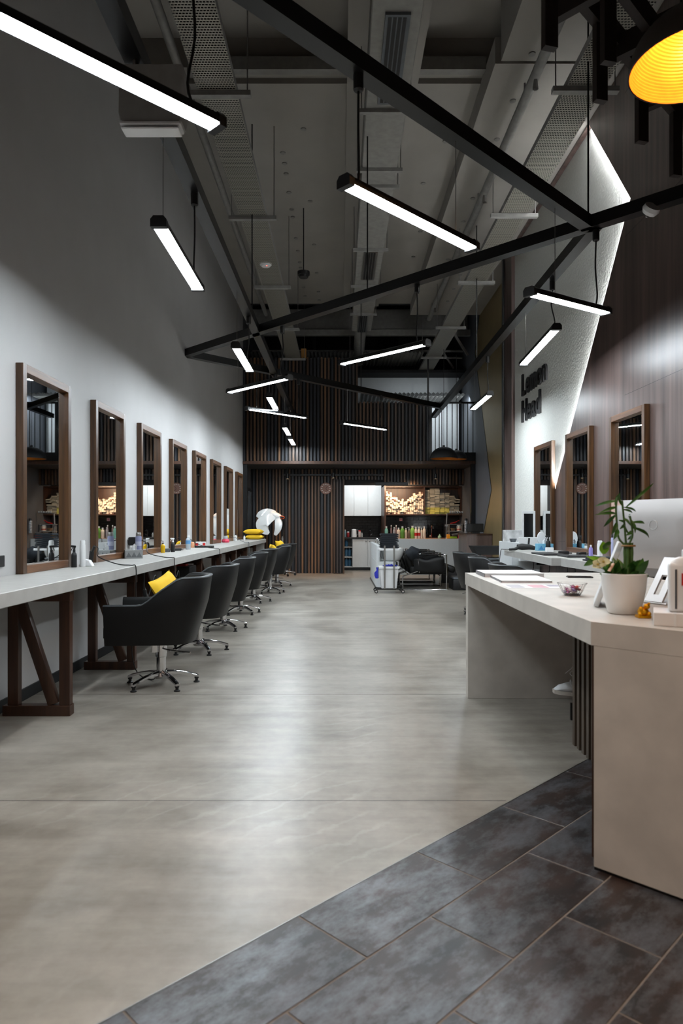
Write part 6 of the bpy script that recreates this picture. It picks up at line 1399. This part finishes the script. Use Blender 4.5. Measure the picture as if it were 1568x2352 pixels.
# white service trolley with the stack of towels
TX, TY = 0.895, 12.45
t = thing('service_trolley', 'white rolling service trolley with two grey uprights in front of the wash console', 'trolley', (TX, TY, 0))
bm = B(); box(bm, -0.185, 0.185, -0.12, 0.2, 0.765, 0.805, 0.004); ob('top_shelf', bm, m_whitep, t)
bm = B(); box(bm, -0.185, 0.185, -0.12, 0.2, 0.435, 0.475, 0.004); ob('middle_shelf', bm, m_whitep, t)
for x in (-0.085, 0.085):
    bm = B(); box(bm, x-0.015, x+0.015, -0.15, -0.121, 0.075, 0.855, 0.003); ob('upright', bm, m_steel, t)
bm = B()
for a, b in (((-0.24, -0.18), (0.24, 0.2)), ((0.24, -0.18), (-0.24, 0.2))): bar(bm, (a[0], a[1], 0.07), (b[0], b[1], 0.07), 0.03, 0.015)
ob('base_cross', bm, m_black, t)
for sx, sy in ((-0.24, -0.18), (0.24, -0.18), (-0.24, 0.2), (0.24, 0.2)):
    bm = B(); lathe(bm, [(0, -0.012), (0.032, -0.012), (0.032, 0.012), (0, 0.012)], n=16, M=Matrix.Translation((sx, sy, 0.032)) @ Matrix.Rotation(PI/2, 4, 'X')); c_ = ob('caster', bm, m_blackm, t)
    bm = B(); lathe(bm, [(0, -0.014), (0.018, -0.014), (0.018, 0.014), (0, 0.014)], n=12, M=Matrix.Translation((sx, sy, 0.032)) @ Matrix.Rotation(PI/2, 4, 'X')); ob('caster_hub', bm, m_chrome, c_)
t = thing('waste_bin', 'tall white bin standing inside the service trolley', 'bin', (TX, TY+0.03, 0.079))
bm = B(); rows = [[(-0.135, -0.11, 0), (0.135, -0.11, 0), (0.135, 0.11, 0), (-0.135, 0.11, 0)], [(-0.165, -0.13, 0.350), (0.165, -0.13, 0.350), (0.165, 0.13, 0.350), (-0.165, 0.13, 0.350)], [(-0.155, -0.12, 0.350), (0.155, -0.12, 0.350), (0.155, 0.12, 0.350), (-0.155, 0.12, 0.350)], [(-0.125, -0.1, 0.01), (0.125, -0.1, 0.01), (0.125, 0.1, 0.01), (-0.125, 0.1, 0.01)]]
R = grid(bm, rows, close=True); bm.faces.new(R[0]); bm.faces.new(R[-1]); ob('bin_body', bm, m_whitep, t)
m_blueg = col(40, 48, 170)
t = thing('blue_gloves', 'blue gloves heaped on the middle shelf of the service trolley', 'gloves', (TX+0.02, TY-0.02, 0.476)); bm = B(); sph(bm, (0, 0, 0.012), 0.1, (1.4, 0.8, 0.16), 18, 8)
for v in bm.verts: v.co.z = max(0.0, v.co.z*(1+0.5*math.sin(v.co.x*60)*math.sin(v.co.y*50)))
ob('glove_heap', bm, m_blueg, t)
t = thing('blue_cloth', 'blue cloth hanging from the left end of the service trolley', 'cloth', (TX-0.205, TY-0.05, 0.43)); bm = B(); rows = [[(-0.035*(1+i*0.2)+0.02*math.sin(i*2), -0.03, 0.03-0.05*i), (0.0+0.012*math.sin(i*3), -0.05, 0.03-0.05*i), (0.018, 0.02, 0.03-0.05*i)] for i in range(5)]
grid(bm, rows, close=True); ob('cloth', bm, m_blueg, t)
for k in range(7):
    bm = B(); w_ = 0.165+random.uniform(-0.008, 0.012); d_ = 0.13
    n = 12; rows = []
    for i in range(n+1):
        u = -1+2*i/n; rows.append([(u*w_, d_*v, 0.0345*max(0, 1-u**8*0.35)*(1 if top_ else 0)+0.002*math.sin(u*5)+0.002*math.sin(v*6)+0.003) for v, top_ in ((-1, 0), (-1.02, 1), (-0.5, 1), (0.5, 1), (1.02, 1), (1, 0))])
    R = grid(bm, rows, close=True); bm.faces.new(R[0]); bm.faces.new(R[-1])
    o = ob('folded_towel', bm, m_towel, ang=60); o.location = (TX+random.uniform(-.008, .012), TY+0.03, 0.811+0.0375*k); o.rotation_euler = (0, 0, random.uniform(-.05, .05))
    tag(o, 'folded dark navy towel in the stack on the service trolley, %s from the bottom' % nth[k].replace('nearest', 'first'), 'towel', 'towel stack')
